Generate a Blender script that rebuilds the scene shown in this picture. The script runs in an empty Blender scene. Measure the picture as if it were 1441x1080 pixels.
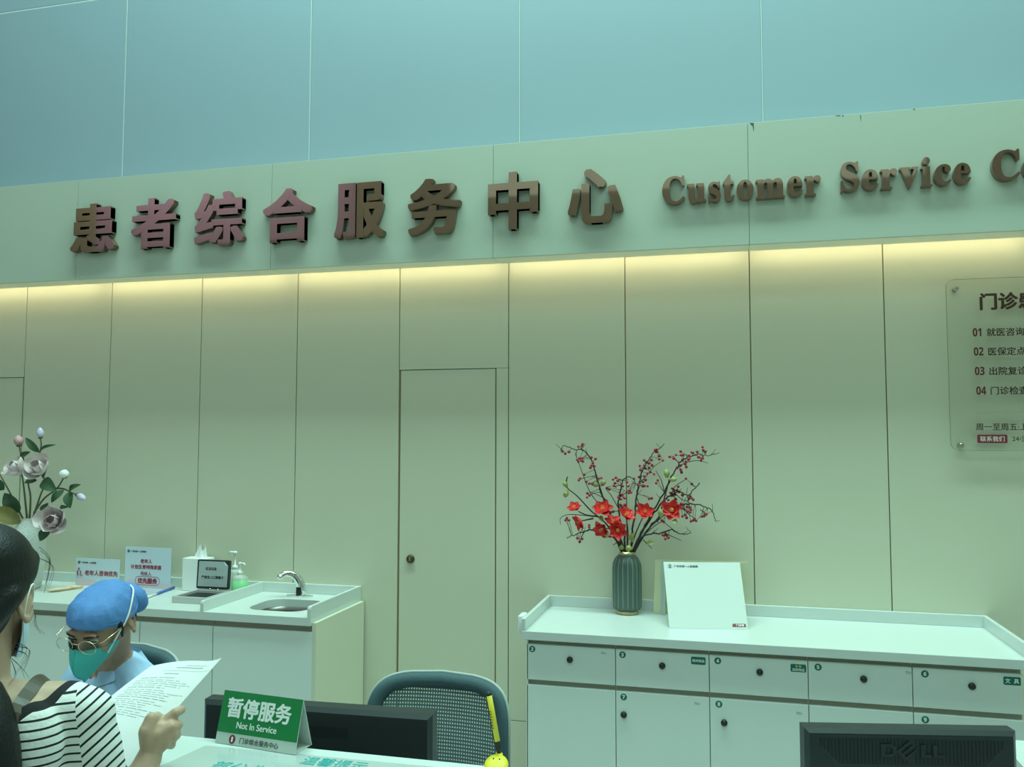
import bpy, bmesh, math, random
from mathutils import Vector, Matrix, noise
V = Vector
R = math.radians
C = bpy.context.scene.collection
scene = bpy.context.scene

# ------------------------------------------------------------------ camera
YAW, PITCH, ROLL, FPX = R(13.94), R(3.63), R(.06), 1181.4
CAM = V((.065, -4.175, 1.7))
cd = bpy.data.cameras.new('camera'); cam = bpy.data.objects.new('camera', cd); C.objects.link(cam)
cd.sensor_fit = 'HORIZONTAL'; cd.sensor_width = 36.0; cd.lens = 36.0 * FPX / 1441.0
cd.clip_start = .05; cd.clip_end = 60
FW = V((-math.sin(YAW) * math.cos(PITCH), math.cos(YAW) * math.cos(PITCH), math.sin(PITCH)))
_r = V((math.cos(YAW), math.sin(YAW), 0)); _u = _r.cross(FW)
RT = math.cos(ROLL) * _r + math.sin(ROLL) * _u
UP = -math.sin(ROLL) * _r + math.cos(ROLL) * _u
cam.matrix_world = Matrix(((RT.x, UP.x, -FW.x, CAM.x), (RT.y, UP.y, -FW.y, CAM.y), (RT.z, UP.z, -FW.z, CAM.z), (0, 0, 0, 1)))
scene.camera = cam

# ------------------------------------------------------------------ view, world, room lights and added lamps
scene.view_settings.view_transform = 'Standard'
scene.view_settings.look = 'None'
scene.view_settings.gamma = 1
scene.view_settings.use_curve_mapping = False
scene.view_settings.exposure = -.08
world = bpy.data.worlds.new('world'); scene.world = world; world.use_nodes = True
world.node_tree.nodes['Background'].inputs[0].default_value = (.60, 1.0, .90, 1)
world.node_tree.nodes['Background'].inputs[1].default_value = .05
LIGHT_COL = (.62, 1.0, .885)
def area(name, loc, sx, sy, power, col=LIGHT_COL, aim=None):
    l = bpy.data.lights.new(name, 'AREA'); l.shape = 'RECTANGLE'; l.size = sx; l.size_y = sy
    l.energy = power; l.color = col
    o = bpy.data.objects.new(name, l); C.objects.link(o); o.location = loc
    if aim is not None:
        o.rotation_euler = (V(aim) - V(loc)).to_track_quat('-Z', 'Y').to_euler()
    return o
area('ceiling_panel_light', (1.2, -1.32, 7.2), 4.4, .7, 345)
area('ceiling_panel_light', (-2.3, -1.32, 7.2), 2.6, .7, 240)
area('ceiling_panel_light', (.3, -5.6, 7.2), 6.0, 1.4, 120)
area('lobby_fill_light', (-.5, -8.5, 6.4), 7.0, 2.2, 60, aim=(0, 0, 1.0))  # broad fill lamp added behind the camera, no skylight known there
area('pink_panel_fill_light', (-9.2, -8.9, 7.5), 5.0, .25, 190, aim=(-9.2, -10, 5.9))  # added lamp, brightens the pink panel so the sign letters mirror it

# ------------------------------------------------------------------ picture to world
def ray(x, y): return FW + (x - 720.5) / FPX * RT - (y - 540) / FPX * UP
def at_y(x, y, Y): d = ray(x, y); return CAM + d * ((Y - CAM.y) / d.y)
def at_z(x, y, Z): d = ray(x, y); return CAM + d * ((Z - CAM.z) / d.z)
def at_d(x, y, D): return CAM + ray(x, y) * D

# ------------------------------------------------------------------ materials
def mat(name, col, rough=.5, metal=0, var=.04, scale=6, bump=0, bscale=80, spec=.5, emit=None, estr=0, stretch=None, coat=0):
    m = bpy.data.materials.new(name); m.use_nodes = True
    nt = m.node_tree; b = nt.nodes['Principled BSDF']
    b.inputs['Roughness'].default_value = rough; b.inputs['Metallic'].default_value = metal
    b.inputs['Specular IOR Level'].default_value = spec
    b.inputs['Coat Weight'].default_value = coat
    tc = nt.nodes.new('ShaderNodeTexCoord'); n = nt.nodes.new('ShaderNodeTexNoise'); n.inputs['Scale'].default_value = scale
    src = tc.outputs['Object']
    if stretch:
        mp = nt.nodes.new('ShaderNodeMapping'); mp.inputs['Scale'].default_value = stretch
        nt.links.new(src, mp.inputs[0]); src = mp.outputs[0]
    nt.links.new(src, n.inputs['Vector'])
    mix = nt.nodes.new('ShaderNodeMix'); mix.data_type = 'RGBA'
    mix.inputs[6].default_value = (*[c * (1 - var) for c in col], 1); mix.inputs[7].default_value = (*[min(1, c * (1 + var)) for c in col], 1)
    nt.links.new(n.outputs[0], mix.inputs[0]); nt.links.new(mix.outputs[2], b.inputs['Base Color'])
    if bump:
        n2 = nt.nodes.new('ShaderNodeTexNoise'); n2.inputs['Scale'].default_value = bscale; nt.links.new(src, n2.inputs['Vector'])
        bp = nt.nodes.new('ShaderNodeBump'); bp.inputs['Strength'].default_value = bump; bp.inputs['Distance'].default_value = .01
        nt.links.new(n2.outputs[0], bp.inputs['Height']); nt.links.new(bp.outputs[0], b.inputs['Normal'])
    if emit:
        b.inputs['Emission Color'].default_value = (*emit, 1); b.inputs['Emission Strength'].default_value = estr
    return m
def bands(m, direction, period, duty, col_a, col_b, rough=.8):
    """parallel printed stripes across an object"""
    nt = m.node_tree; b = nt.nodes['Principled BSDF']
    tc = nt.nodes.new('ShaderNodeTexCoord'); dot = nt.nodes.new('ShaderNodeVectorMath'); dot.operation = 'DOT_PRODUCT'
    dot.inputs[1].default_value = V(direction).normalized() / period
    nz = nt.nodes.new('ShaderNodeTexNoise'); nz.inputs['Scale'].default_value = 9
    ad = nt.nodes.new('ShaderNodeMath'); ad.operation = 'MULTIPLY_ADD'; ad.inputs[1].default_value = .35
    fr = nt.nodes.new('ShaderNodeMath'); fr.operation = 'FRACT'; gt = nt.nodes.new('ShaderNodeMath'); gt.operation = 'GREATER_THAN'; gt.inputs[1].default_value = 1 - duty
    mix = nt.nodes.new('ShaderNodeMix'); mix.data_type = 'RGBA'; mix.inputs[6].default_value = (*col_a, 1); mix.inputs[7].default_value = (*col_b, 1)
    nt.links.new(tc.outputs['Object'], dot.inputs[0]); nt.links.new(tc.outputs['Object'], nz.inputs['Vector'])
    nt.links.new(nz.outputs[0], ad.inputs[0]); nt.links.new(dot.outputs['Value'], ad.inputs[2]); nt.links.new(ad.outputs[0], fr.inputs[0])
    nt.links.new(fr.outputs[0], gt.inputs[0]); nt.links.new(gt.outputs[0], mix.inputs[0]); nt.links.new(mix.outputs[2], b.inputs['Base Color'])
    return m
def clear(name, tint, gloss=.08, rough=.04):
    m = bpy.data.materials.new(name); m.use_nodes = True; nt = m.node_tree
    nt.nodes.remove(nt.nodes['Principled BSDF'])
    t = nt.nodes.new('ShaderNodeBsdfTransparent'); t.inputs[0].default_value = (*tint, 1)
    g = nt.nodes.new('ShaderNodeBsdfGlossy'); g.inputs['Roughness'].default_value = rough
    lw = nt.nodes.new('ShaderNodeLayerWeight'); lw.inputs[0].default_value = .25
    mu = nt.nodes.new('ShaderNodeMath'); mu.operation = 'MULTIPLY_ADD'; mu.inputs[1].default_value = .35; mu.inputs[2].default_value = gloss
    mx = nt.nodes.new('ShaderNodeMixShader')
    nt.links.new(lw.outputs['Fresnel'], mu.inputs[0]); nt.links.new(mu.outputs[0], mx.inputs[0])
    nt.links.new(t.outputs[0], mx.inputs[1]); nt.links.new(g.outputs[0], mx.inputs[2])
    nt.links.new(mx.outputs[0], nt.nodes['Material Output'].inputs[0])
    return m
def translucent_mix(name, col, alpha, rough=.3):
    m = mat(name, col, rough); m.node_tree.nodes['Principled BSDF'].inputs['Alpha'].default_value = alpha
    return m
def weave(name, col, hole):
    """net fabric: tiny open cells between the threads"""
    m = mat(name, col, .8); nt = m.node_tree; b = nt.nodes['Principled BSDF']
    tc = nt.nodes.new('ShaderNodeTexCoord'); sx = nt.nodes.new('ShaderNodeSeparateXYZ'); nt.links.new(tc.outputs['Object'], sx.inputs[0])
    def wave(out, freq):
        s = nt.nodes.new('ShaderNodeMath'); s.operation = 'MULTIPLY'; s.inputs[1].default_value = freq; nt.links.new(out, s.inputs[0])
        w = nt.nodes.new('ShaderNodeMath'); w.operation = 'SINE'; nt.links.new(s.outputs[0], w.inputs[0]); return w.outputs[0]
    a = wave(sx.outputs['X'], 2 * math.pi / .0085); c = wave(sx.outputs['Z'], 2 * math.pi / .011)
    mn = nt.nodes.new('ShaderNodeMath'); mn.operation = 'MINIMUM'; nt.links.new(a, mn.inputs[0]); nt.links.new(c, mn.inputs[1])
    gt = nt.nodes.new('ShaderNodeMath'); gt.operation = 'GREATER_THAN'; gt.inputs[1].default_value = hole; nt.links.new(mn.outputs[0], gt.inputs[0])
    inv = nt.nodes.new('ShaderNodeMath'); inv.operation = 'SUBTRACT'; inv.inputs[0].default_value = 1; nt.links.new(gt.outputs[0], inv.inputs[1])
    nt.links.new(inv.outputs[0], b.inputs['Alpha'])
    return m

M = {}
M['wall'] = mat('cream_wall_panel', (.60, .605, .475), .55, var=.015, scale=1.5, spec=.3)
M['seam'] = mat('brown_panel_seam', (.30, .21, .12), .6)
M['upper'] = mat('pale_blue_wall_panel', (.25, .345, .40), .45, var=.03, scale=.8)
M['upperseam'] = mat('pale_panel_joint', (.52, .63, .62), .5)
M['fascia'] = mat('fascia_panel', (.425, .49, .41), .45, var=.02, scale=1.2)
M['fasciaseam'] = mat('fascia_joint', (.32, .36, .29), .6)
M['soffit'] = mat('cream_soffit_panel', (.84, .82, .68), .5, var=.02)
M['chip'] = mat('chipped_edge', (.08, .10, .07), .8)
M['floor'] = mat('pale_floor_tile', (.52, .53, .50), .25, var=.05, scale=2)
M['ceiling'] = mat('ceiling_board', (.55, .56, .54), .8)
M['rear'] = mat('dark_rear_wall', (.52, .40, .28), .7)
M['side'] = mat('beige_side_wall', (.42, .42, .36), .7)
M['pink'] = mat('pink_reflection_panel', (.86, .45, .86), .6)  # colour of the added panel that tints the letters' reflections
M['bronze'] = mat('bronze_sign_metal', (.235, .15, .11), .035, metal=.62, var=.05)
M['led'] = mat('led_diffuser', (.9, .85, .6), .5, emit=(1.0, .90, .56), estr=9.5)
M['top'] = mat('white_solid_surface', (.615, .68, .66), .28, var=.01)
M['white'] = mat('white_laminate', (.71, .79, .76), .4, var=.01)
M['sidepanel'] = mat('ivory_side_panel', (.66, .67, .53), .45, var=.01)
M['channel'] = mat('grey_beige_channel', (.40, .37, .30), .6)
M['black'] = mat('black_plastic', (.012, .014, .014), .35)
M['blackmatte'] = mat('matte_black_plastic', (.008, .013, .016), .55)
M['blackgrey'] = mat('dark_grey_plastic', (.017, .026, .028), .4)
M['vent'] = mat('vent_slot', (.003, .004, .005), .7)
M['screen'] = mat('dark_screen', (.01, .012, .015), .1)
M['steel'] = mat('brushed_steel', (.52, .52, .50), .28, metal=1, var=.08, scale=30, stretch=(1, 12, 1))
M['basinsteel'] = mat('dull_basin_steel', (.22, .22, .205), .42, metal=1, var=.08, scale=20)
M['chrome'] = mat('chrome', (.82, .82, .82), .08, metal=1)
M['silver'] = mat('silver_plastic', (.55, .57, .56), .35, metal=.3)
M['teal'] = mat('teal_sticker', (.005, .15, .115), .5)
M['tealtext'] = mat('teal_print', (.01, .33, .32), .5)
M['txtw'] = mat('white_print', (.85, .86, .86), .5)
M['txty'] = mat('yellow_print', (.62, .62, .25), .5)
M['txtk'] = mat('black_print', (.015, .015, .015), .5)
M['txtg'] = mat('grey_print', (.32, .34, .34), .6)
M['txtline'] = mat('faint_print', (.56, .59, .60), .7)
M['txtdg'] = mat('dark_grey_print', (.10, .11, .11), .6)
M['txtbr'] = mat('dark_brown_print', (.055, .022, .012), .5)
M['txtred'] = mat('crimson_print', (.30, .02, .045), .5)
M['digit'] = mat('dark_red_print', (.12, .014, .014), .5)
M['maroon'] = mat('maroon_print', (.20, .022, .03), .5)
M['residue'] = mat('sticker_residue', (.52, .57, .53), .7)
M['lavfolder'] = mat('pale_blue_grey_folder', (.42, .50, .56), .4)
M['green'] = mat('sign_green', (.004, .20, .055), .4)
M['paper'] = mat('white_paper', (.86, .88, .88), .7, var=.01)
M['paperback'] = mat('white_card', (.55, .62, .585), .6, var=.01)
M['yellowcard'] = mat('pale_yellow_card', (.74, .74, .50), .6)
M['card'] = mat('glossy_print_card', (.56, .66, .75), .25)
M['pinkwash'] = mat('pink_cloud_print', (.66, .56, .62), .3)
M['acrylic'] = clear('clear_acrylic', (.985, .99, .985), .012)
M['film'] = clear('clear_film', (.985, .99, .99), .0, .2)
M['acryliced'] = clear('acrylic_edge', (.75, .85, .80), .25)
M['glass'] = clear('spectacle_lens', (.94, .96, .95), .05)
M['vasegreen'] = mat('dark_green_glaze', (.080, .122, .105), .35)
M['ridge'] = mat('pale_flute_ridge', (.20, .27, .235), .45)  # paler strips along the ridges of the fluted vase
M['gold'] = mat('pale_gold', (.62, .52, .30), .32, metal=.8)
M['vasewhite'] = mat('white_textured_ceramic', (.66, .70, .67), .6, bump=.8, bscale=120)
M['twig'] = mat('dark_twig', (.035, .028, .022), .7)
M['stem'] = mat('olive_brown_stem', (.10, .10, .05), .65)
M['berry'] = mat('dark_red_berry', (.33, .018, .035), .35)
M['redpetal'] = mat('red_petal', (.72, .030, .030), .55, var=.25, scale=25)
M['orangecentre'] = mat('orange_flower_centre', (.75, .28, .08), .6)
M['greenbud'] = mat('green_bud', (.30, .33, .10), .5, var=.25, scale=30)
M['leaf'] = mat('dark_green_leaf', (.035, .085, .040), .45, var=.25, scale=18)
M['leafbrown'] = mat('olive_brown_leaf', (.16, .14, .04), .5, var=.3, scale=14)
M['magnolia'] = mat('mauve_white_petal', (.72, .62, .63), .55, var=.16, scale=20)
M['magnoliadark'] = mat('mauve_inner_petal', (.56, .42, .45), .6, var=.2, scale=20)
M['magnoliapink'] = mat('pink_mauve_bud', (.52, .30, .32), .5, var=.35, scale=22)
M['lilac'] = mat('lilac_bud', (.55, .50, .68), .5, var=.15, scale=20)
M['orange'] = mat('tan_orange_plastic', (.75, .42, .14), .4, var=.2, scale=20)
M['tanplastic'] = mat('pale_tan_plastic', (.72, .56, .42), .35, var=.15, scale=20)
M['bluepen'] = mat('blue_plastic', (.06, .15, .42), .4)
M['whiteplastic'] = mat('white_plastic', (.80, .83, .82), .35)
M['tissue'] = mat('white_tissue', (.86, .88, .87), .9)
M['soap'] = mat('green_soap', (.24, .62, .30), .3)
M['soapclear'] = translucent_mix('clear_soap_bottle', (.75, .80, .76), .45)
M['cap'] = mat('blue_surgical_cap', (.085, .225, .53), .75, var=.05, bump=.25, bscale=60)
M['mask'] = mat('teal_mask', (.060, .43, .42), .75, bump=.1, bscale=200)
M['maskblue'] = mat('pale_blue_mask', (.42, .58, .70), .8)
M['strapwhite'] = mat('white_elastic', (.80, .82, .80), .8)
M['shirt'] = mat('light_blue_cotton', (.38, .56, .80), .8, bump=.2, bscale=40)
M['navy'] = mat('dark_trousers', (.03, .035, .05), .8)
M['skin'] = mat('skin', (.47, .315, .22), .5, var=.06, scale=30, spec=.35)
M['skin2'] = mat('nurse_skin', (.36, .215, .15), .5, var=.06, scale=30, spec=.35)
M['hair'] = mat('black_hair', (.0045, .006, .006), .45, bump=.25, bscale=60, stretch=(6, 6, .6), spec=.35)
M['eyewhite'] = mat('eye_white', (.6, .58, .55), .3)
M['iris'] = mat('dark_iris', (.02, .012, .008), .2)
M['lip'] = mat('lips', (.40, .16, .14), .5)
M['nail'] = mat('fingernail', (.55, .38, .31), .3)
M['goldwire'] = mat('pale_gold_wire', (.72, .62, .45), .25, metal=.9)
M['tee'] = bands(mat('striped_knit', (.7, .7, .7), .85, bump=.15, bscale=150), (0, 0, 1), .0142, .25, (.74, .76, .74), (.008, .010, .012))
M['sleeve'] = bands(mat('striped_sleeve_knit', (.7, .7, .7), .85, bump=.15, bscale=150), (-.62, -.25, .74), .0142, .27, (.74, .76, .74), (.008, .010, .012))
M['knitblack'] = mat('black_knit_trim', (.008, .009, .011), .9)
M['leather'] = mat('olive_brown_leather', (.065, .050, .030), .4, var=.12, scale=30)
M['net'] = weave('dark_net_fabric', (.10, .185, .215), .12)
M['chairfabric'] = mat('slate_chair_fabric', (.058, .112, .128), .8, bump=.15, bscale=300)
M['chairrim'] = mat('pale_grey_chair_edge', (.40, .44, .42), .5)
M['yellow'] = mat('yellow_pen_body', (.70, .60, .04), .4)
M['smiley'] = mat('yellow_smiley', (.86, .76, .03), .45)
M['noticegrey'] = mat('grey_notice_film', (.40, .47, .47), .35, bump=.3, bscale=25)
M['wood'] = mat('desk_laminate', (.70, .73, .70), .4)
M['spring'] = mat('dark_rubber', (.01, .012, .012), .5)

# ------------------------------------------------------------------ mesh builder
ROOT = {}
class B:
    def __init__(s): s.v = []; s.f = []; s.m = []; s.s = []
    def add(s, vs, fs, mi=0, sm=False, T=None):
        o = len(s.v)
        s.v += [(T @ V(p)) if T else V(p) for p in vs]
        for f in fs: s.f.append([i + o for i in f]); s.m.append(mi); s.s.append(sm)
        return s
    def box(s, x0, x1, y0, y1, z0, z1, mi=0, bev=0, seg=2, T=None):
        bm = bmesh.new(); bmesh.ops.create_cube(bm, size=1)
        for v in bm.verts: v.co = V(((x0 + x1) / 2 + v.co.x * (x1 - x0), (y0 + y1) / 2 + v.co.y * (y1 - y0), (z0 + z1) / 2 + v.co.z * (z1 - z0)))
        if bev: bmesh.ops.bevel(bm, geom=bm.edges[:], offset=bev, segments=seg, affect='EDGES', profile=.5)
        return s.frombm(bm, mi, bool(bev) and seg > 2, T)
    def frombm(s, bm, mi=0, sm=False, T=None):
        bm.verts.index_update()
        s.add([v.co.copy() for v in bm.verts], [[v.index for v in f.verts] for f in bm.faces], mi, sm, T); bm.free(); return s
    def tube(s, pts, rad, n=8, mi=0, caps=True, sm=True, T=None, flat=None):
        pts = [V(p) for p in pts]; k = len(pts)
        rad = [rad] * k if isinstance(rad, (int, float)) else rad
        vs = []; fs = []; nrm = None
        for i in range(k):
            t = (pts[min(i + 1, k - 1)] - pts[max(i - 1, 0)]).normalized()
            if nrm is None: nrm = t.cross(V((0, 0, 1)) if abs(t.z) < .9 else V((0, 1, 0))).normalized()
            else: nrm = (nrm - t * nrm.dot(t)).normalized()
            bn = t.cross(nrm)
            for j in range(n):
                a = 2 * math.pi * j / n; vs.append(pts[i] + rad[i] * (math.cos(a) * nrm + math.sin(a) * bn))
        for i in range(k - 1):
            for j in range(n): fs.append([i * n + j, i * n + (j + 1) % n, (i + 1) * n + (j + 1) % n, (i + 1) * n + j])
        s.add(vs, fs, mi, sm, T)
        if caps: s.add(vs[:n], [list(range(n))[::-1]], mi, False, T); s.add(vs[-n:], [list(range(n))], mi, False, T)
        return s
    def cyl(s, p0, p1, r0, r1=None, n=24, mi=0, T=None): return s.tube([p0, p1], [r0, r0 if r1 is None else r1], n, mi, True, True, T)
    def lathe(s, prof, c=(0, 0, 0), n=32, mi=0, T=None, rfun=None):
        vs = []; fs = []; k = len(prof); c = V(c)
        for r, z in prof:
            for j in range(n):
                a = 2 * math.pi * j / n; q = r * (rfun(a, z) if rfun else 1); vs.append(c + V((q * math.cos(a), q * math.sin(a), z)))
        for i in range(k - 1):
            for j in range(n): fs.append([i * n + j, i * n + (j + 1) % n, (i + 1) * n + (j + 1) % n, (i + 1) * n + j])
        return s.add(vs, fs, mi, True, T)
    def grid(s, fn, nu, nv, mi=0, closed=False, T=None, sm=True):
        vs = [V(fn(i / (nu if closed else nu - 1), j / (nv - 1))) for j in range(nv) for i in range(nu)]; fs = []
        for j in range(nv - 1):
            for i in range(nu if closed else nu - 1):
                a = j * nu + i; b = j * nu + (i + 1) % nu; fs.append([a, b, b + nu, a + nu])
        return s.add(vs, fs, mi, sm, T)
    def ell(s, c, r, n=16, mi=0, T=None):
        c = V(c)
        return s.grid(lambda u, v: c + V((r[0] * math.sin(math.pi * v) * math.cos(2 * math.pi * u), r[1] * math.sin(math.pi * v) * math.sin(2 * math.pi * u), -r[2] * math.cos(math.pi * v))), n, max(5, n // 2 + 1), mi, True, T)
    def prism(s, poly, d0, d1, mi=0, T=None, holes=(), sm=False):
        """polygon in local xy, thickness along local z"""
        bm = bmesh.new(); loops = [poly] + list(holes); off = []
        for z in (d0, d1):
            es = []; row = []
            for lp in loops:
                vv = [bm.verts.new((p[0], p[1], z)) for p in lp]; row.append(vv)
                es += [bm.edges.new((vv[i], vv[(i + 1) % len(vv)])) for i in range(len(vv))]
            bmesh.ops.triangle_fill(bm, use_beauty=True, edges=es); off.append(row)
        for a, b in zip(*off):
            for i in range(len(a)):
                j = (i + 1) % len(a)
                try: bm.faces.new((a[i], a[j], b[j], b[i]))
                except ValueError: pass
        bmesh.ops.recalc_face_normals(bm, faces=bm.faces[:])
        return s.frombm(bm, mi, sm, T)
    def text(s, body, o, ux, uy, em=None, box=None, depth=.0006, bold=0, mi=0, align='L', sx=1, base=0, square=False):
        """letters standing on a surface; o origin, ux reading direction, uy up direction"""
        vs, fs, bb = glyphs(body, bold, square); o = V(o); ux = V(ux).normalized(); uy = V(uy).normalized(); nn = ux.cross(uy)
        if box: kx = box[0] / (bb[1] - bb[0]); ky = box[1] / (bb[3] - bb[2]); ox, oy = bb[0], bb[2]
        else:
            kx = em * sx; ky = em; oy = 0; ox = 0
            if align == 'C': ox = (bb[0] + bb[1]) / 2; oy = (bb[2] + bb[3]) / 2
        s.add([o + ux * (p[0] - ox) * kx + uy * (p[1] - oy) * ky + nn * ((p[2] + 1) / 2 * depth + base) for p in vs], fs, mi)
        return s
    def build(s, name, mats, parent=None, base=None, local=False):
        me = bpy.data.meshes.new(name); T = None; root = None
        if parent is not None:
            root = parent
            while root.parent: root = root.parent
            if not local: T = ROOT[root.name].inverted()
        elif base is not None: T = Matrix.Translation(-V(base))
        vs = [tuple(T @ p) for p in s.v] if T else [tuple(p) for p in s.v]
        me.from_pydata(vs, [], s.f)
        me.polygons.foreach_set('material_index', s.m); me.polygons.foreach_set('use_smooth', s.s)
        for q in (mats if isinstance(mats, (list, tuple)) else [mats]): me.materials.append(M[q])
        bm = bmesh.new(); bm.from_mesh(me); bmesh.ops.remove_doubles(bm, verts=bm.verts[:], dist=1e-6); bm.to_mesh(me); bm.free()
        me.update()
        o = bpy.data.objects.new(name, me); C.objects.link(o)
        if parent is not None: o.parent = parent
        elif base is not None: o.location = base; ROOT[o.name] = Matrix.Translation(V(base))
        else: ROOT[o.name] = Matrix()
        return o
_GL = {}
def glyphs(body, bold=0, square=False):
    key = (body, bold, square)
    if key in _GL: return _GL[key]
    cu = bpy.data.curves.new('lettering', 'FONT'); cu.body = body; cu.size = 1; cu.extrude = 1; cu.resolution_u = 4
    ob = bpy.data.objects.new('lettering', cu); C.objects.link(ob)
    bpy.context.view_layer.update()
    dg = bpy.context.evaluated_depsgraph_get(); me = bpy.data.meshes.new_from_object(ob.evaluated_get(dg))
    v0 = [v.co.copy() for v in me.vertices]; f0 = [list(p.vertices) for p in me.polygons]
    bpy.data.objects.remove(ob); bpy.data.curves.remove(cu); bpy.data.meshes.remove(me)
    vs = []; fs = []
    shifts = [(0, 0)] if not bold else [(bold * math.cos(a * math.pi / 4), bold * .85 * math.sin(a * math.pi / 4)) for a in range(8)] + [(0, 0)]
    if square: shifts = [(bold * a, bold * .62 * c_) for a in (-1, 0, 1) for c_ in (-1, 0, 1)]
    for k, (dx, dy) in enumerate(shifts):      # each copy a hair deeper, so that no two faces coincide
        o = len(vs); vs += [V((p.x + dx, p.y + dy, p.z * (1 + .012 * k))) for p in v0]; fs += [[i + o for i in f] for f in f0]
    bb = (min(p.x for p in vs), max(p.x for p in vs), min(p.y for p in vs), max(p.y for p in vs))
    _GL[key] = (vs, fs, bb); return _GL[key]
def serif(t): return ''.join(chr(0x1D400 + ord(c) - 65) if c.isupper() else chr(0x1D41A + ord(c) - 97) if c.islower() else c for c in t)
def boldsans(t): return ''.join(chr(0x1D7EC + ord(c) - 48) if c.isdigit() else chr(0x1D5D4 + ord(c) - 65) if c.isupper() else chr(0x1D5EE + ord(c) - 97) if c.islower() else c for c in t)

def remesh(b, voxel, smooth=6):
    me = bpy.data.meshes.new('blend'); me.from_pydata([tuple(p) for p in b.v], [], b.f)
    ob = bpy.data.objects.new('blend', me); C.objects.link(ob)
    md = ob.modifiers.new('r', 'REMESH'); md.mode = 'VOXEL'; md.voxel_size = voxel
    if smooth: ms = ob.modifiers.new('s', 'SMOOTH'); ms.factor = .5; ms.iterations = smooth
    bpy.context.view_layer.update(); dg = bpy.context.evaluated_depsgraph_get()
    m2 = bpy.data.meshes.new_from_object(ob.evaluated_get(dg)); r = B()
    r.add([v.co.copy() for v in m2.vertices], [list(p.vertices) for p in m2.polygons], 0, True)
    bpy.data.objects.remove(ob); bpy.data.meshes.remove(me); bpy.data.meshes.remove(m2)
    return r
def clip(src, f, keep=1):
    """the part of a mesh where keep * f(p) >= 0, cut cleanly along f = 0"""
    b = B(); val = [keep * f(p) for p in src.v]; b.v = list(src.v); cutp = {}
    for fc, mi in zip(src.f, src.m):
        out = []
        for a, c in zip(fc, fc[1:] + fc[:1]):
            if val[a] >= 0: out.append(a)
            if (val[a] >= 0) != (val[c] >= 0):
                key = (min(a, c), max(a, c))
                if key not in cutp:
                    i, j = key; t = val[i] / (val[i] - val[j]); b.v.append(src.v[i].lerp(src.v[j], t)); cutp[key] = len(b.v) - 1
                out.append(cutp[key])
        if len(out) > 2: b.f.append(out); b.m.append(mi); b.s.append(True)
    used = sorted({i for q in b.f for i in q}); ix = {k: n for n, k in enumerate(used)}
    b.v = [b.v[i] for i in used]; b.f = [[ix[i] for i in q] for q in b.f]
    return b
def tag(o, label=None, cat=None, group=None, kind=None):
    if label: o['label'] = label
    if cat: o['category'] = cat
    if group: o['group'] = group
    if kind: o['kind'] = kind
    return o
def thing(name, label, cat, loc, rotz=0, group=None):
    o = bpy.data.objects.new(name, None); C.objects.link(o); o.empty_display_size = .05
    o.location = loc; o.rotation_euler = (0, 0, rotz)
    ROOT[o.name] = Matrix.Translation(V(loc)) @ Matrix.Rotation(rotz, 4, 'Z')
    return tag(o, label, cat, group)
def struct(name, b, mats): return tag(b.build(name, mats), kind='structure')
def frame(o, ux, uy):
    ux = V(ux).normalized(); uy = V(uy).normalized(); un = ux.cross(uy)
    return Matrix(((ux.x, uy.x, un.x, o[0]), (ux.y, uy.y, un.y, o[1]), (ux.z, uy.z, un.z, o[2]), (0, 0, 0, 1)))
def rrect(x0, x1, y0, y1, r, n=6):
    out = []
    for cx, cy, a0 in ((x1 - r, y1 - r, 0), (x0 + r, y1 - r, 90), (x0 + r, y0 + r, 180), (x1 - r, y0 + r, 270)):
        for k in range(n + 1): a = R(a0 + 90 * k / n); out.append((cx + r * math.cos(a), cy + r * math.sin(a)))
    return out
def smooth_path(pts, k=4):
    pts = [V(p) for p in pts]
    if len(pts) < 3: return pts
    out = []
    for i in range(len(pts) - 1):
        p0, p1, p2, p3 = pts[max(i - 1, 0)], pts[i], pts[i + 1], pts[min(i + 2, len(pts) - 1)]
        for j in range(k):
            t = j / k; out.append(.5 * ((2 * p1) + (p2 - p0) * t + (2 * p0 - 5 * p1 + 4 * p2 - p3) * t * t + (3 * p1 - p0 - 3 * p2 + p3) * t ** 3))
    return out + [pts[-1]]
XA, ZA, YA = V((1, 0, 0)), V((0, 0, 1)), V((0, 1, 0))

# ------------------------------------------------------------------ the room
S0, SP = -.9896, .6
FY, FB, FT = -.230, 2.580, 3.1488          # fascia front, bottom, top
KF = (4.175 + FY) / (4.175 - .1464)
RX0, RX1, RY0, CEIL = -13.0, 6.0, -10.0, 7.8
struct('floor', B().box(RX0, RX1, RY0, .15, -.1, 0), 'floor')
struct('ceiling', B().box(RX0, RX1, RY0, .15, CEIL, CEIL + .1), 'ceiling')
struct('wall_left', B().box(RX0 - .1, RX0, RY0, .15, 0, CEIL), 'side')
struct('wall_right', B().box(RX1, RX1 + .1, RY0, .15, 0, CEIL), 'side')
struct('wall_rear', B().box(RX0, RX1, RY0 - .1, RY0, 0, CEIL), 'rear')
wb = B(); wb.box(RX0, RX1, .014, .12, 0, FT, 1)
D0, D1, DT = -1.584, -1.060, 2.051            # concealed door
for k in range(-20, 12):
    x0, x1 = S0 + k * SP + .0022, S0 + (k + 1) * SP - .0022
    if k == -1:
        wb.box(x0, x1, 0, .02, DT + .004, FB + .12, 0, .0015); wb.box(D1 + .006, x1, 0, .02, 0, DT + .002, 0, .0015)
    elif k == -6:
        wb.box(x0, x1, 0, .02, DT + .004, FB + .12, 0, .0015)
    else:
        wb.box(x0, x1, 0, .02, .283, FB + .12, 0, .0015); wb.box(x0, x1, 0, .02, 0, .28, 0, .0015)
struct('wall_back', wb, ['wall', 'seam'])
wu = B(); wu.box(RX0, RX1, .03, .12, FT - .02, CEIL, 1)
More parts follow.
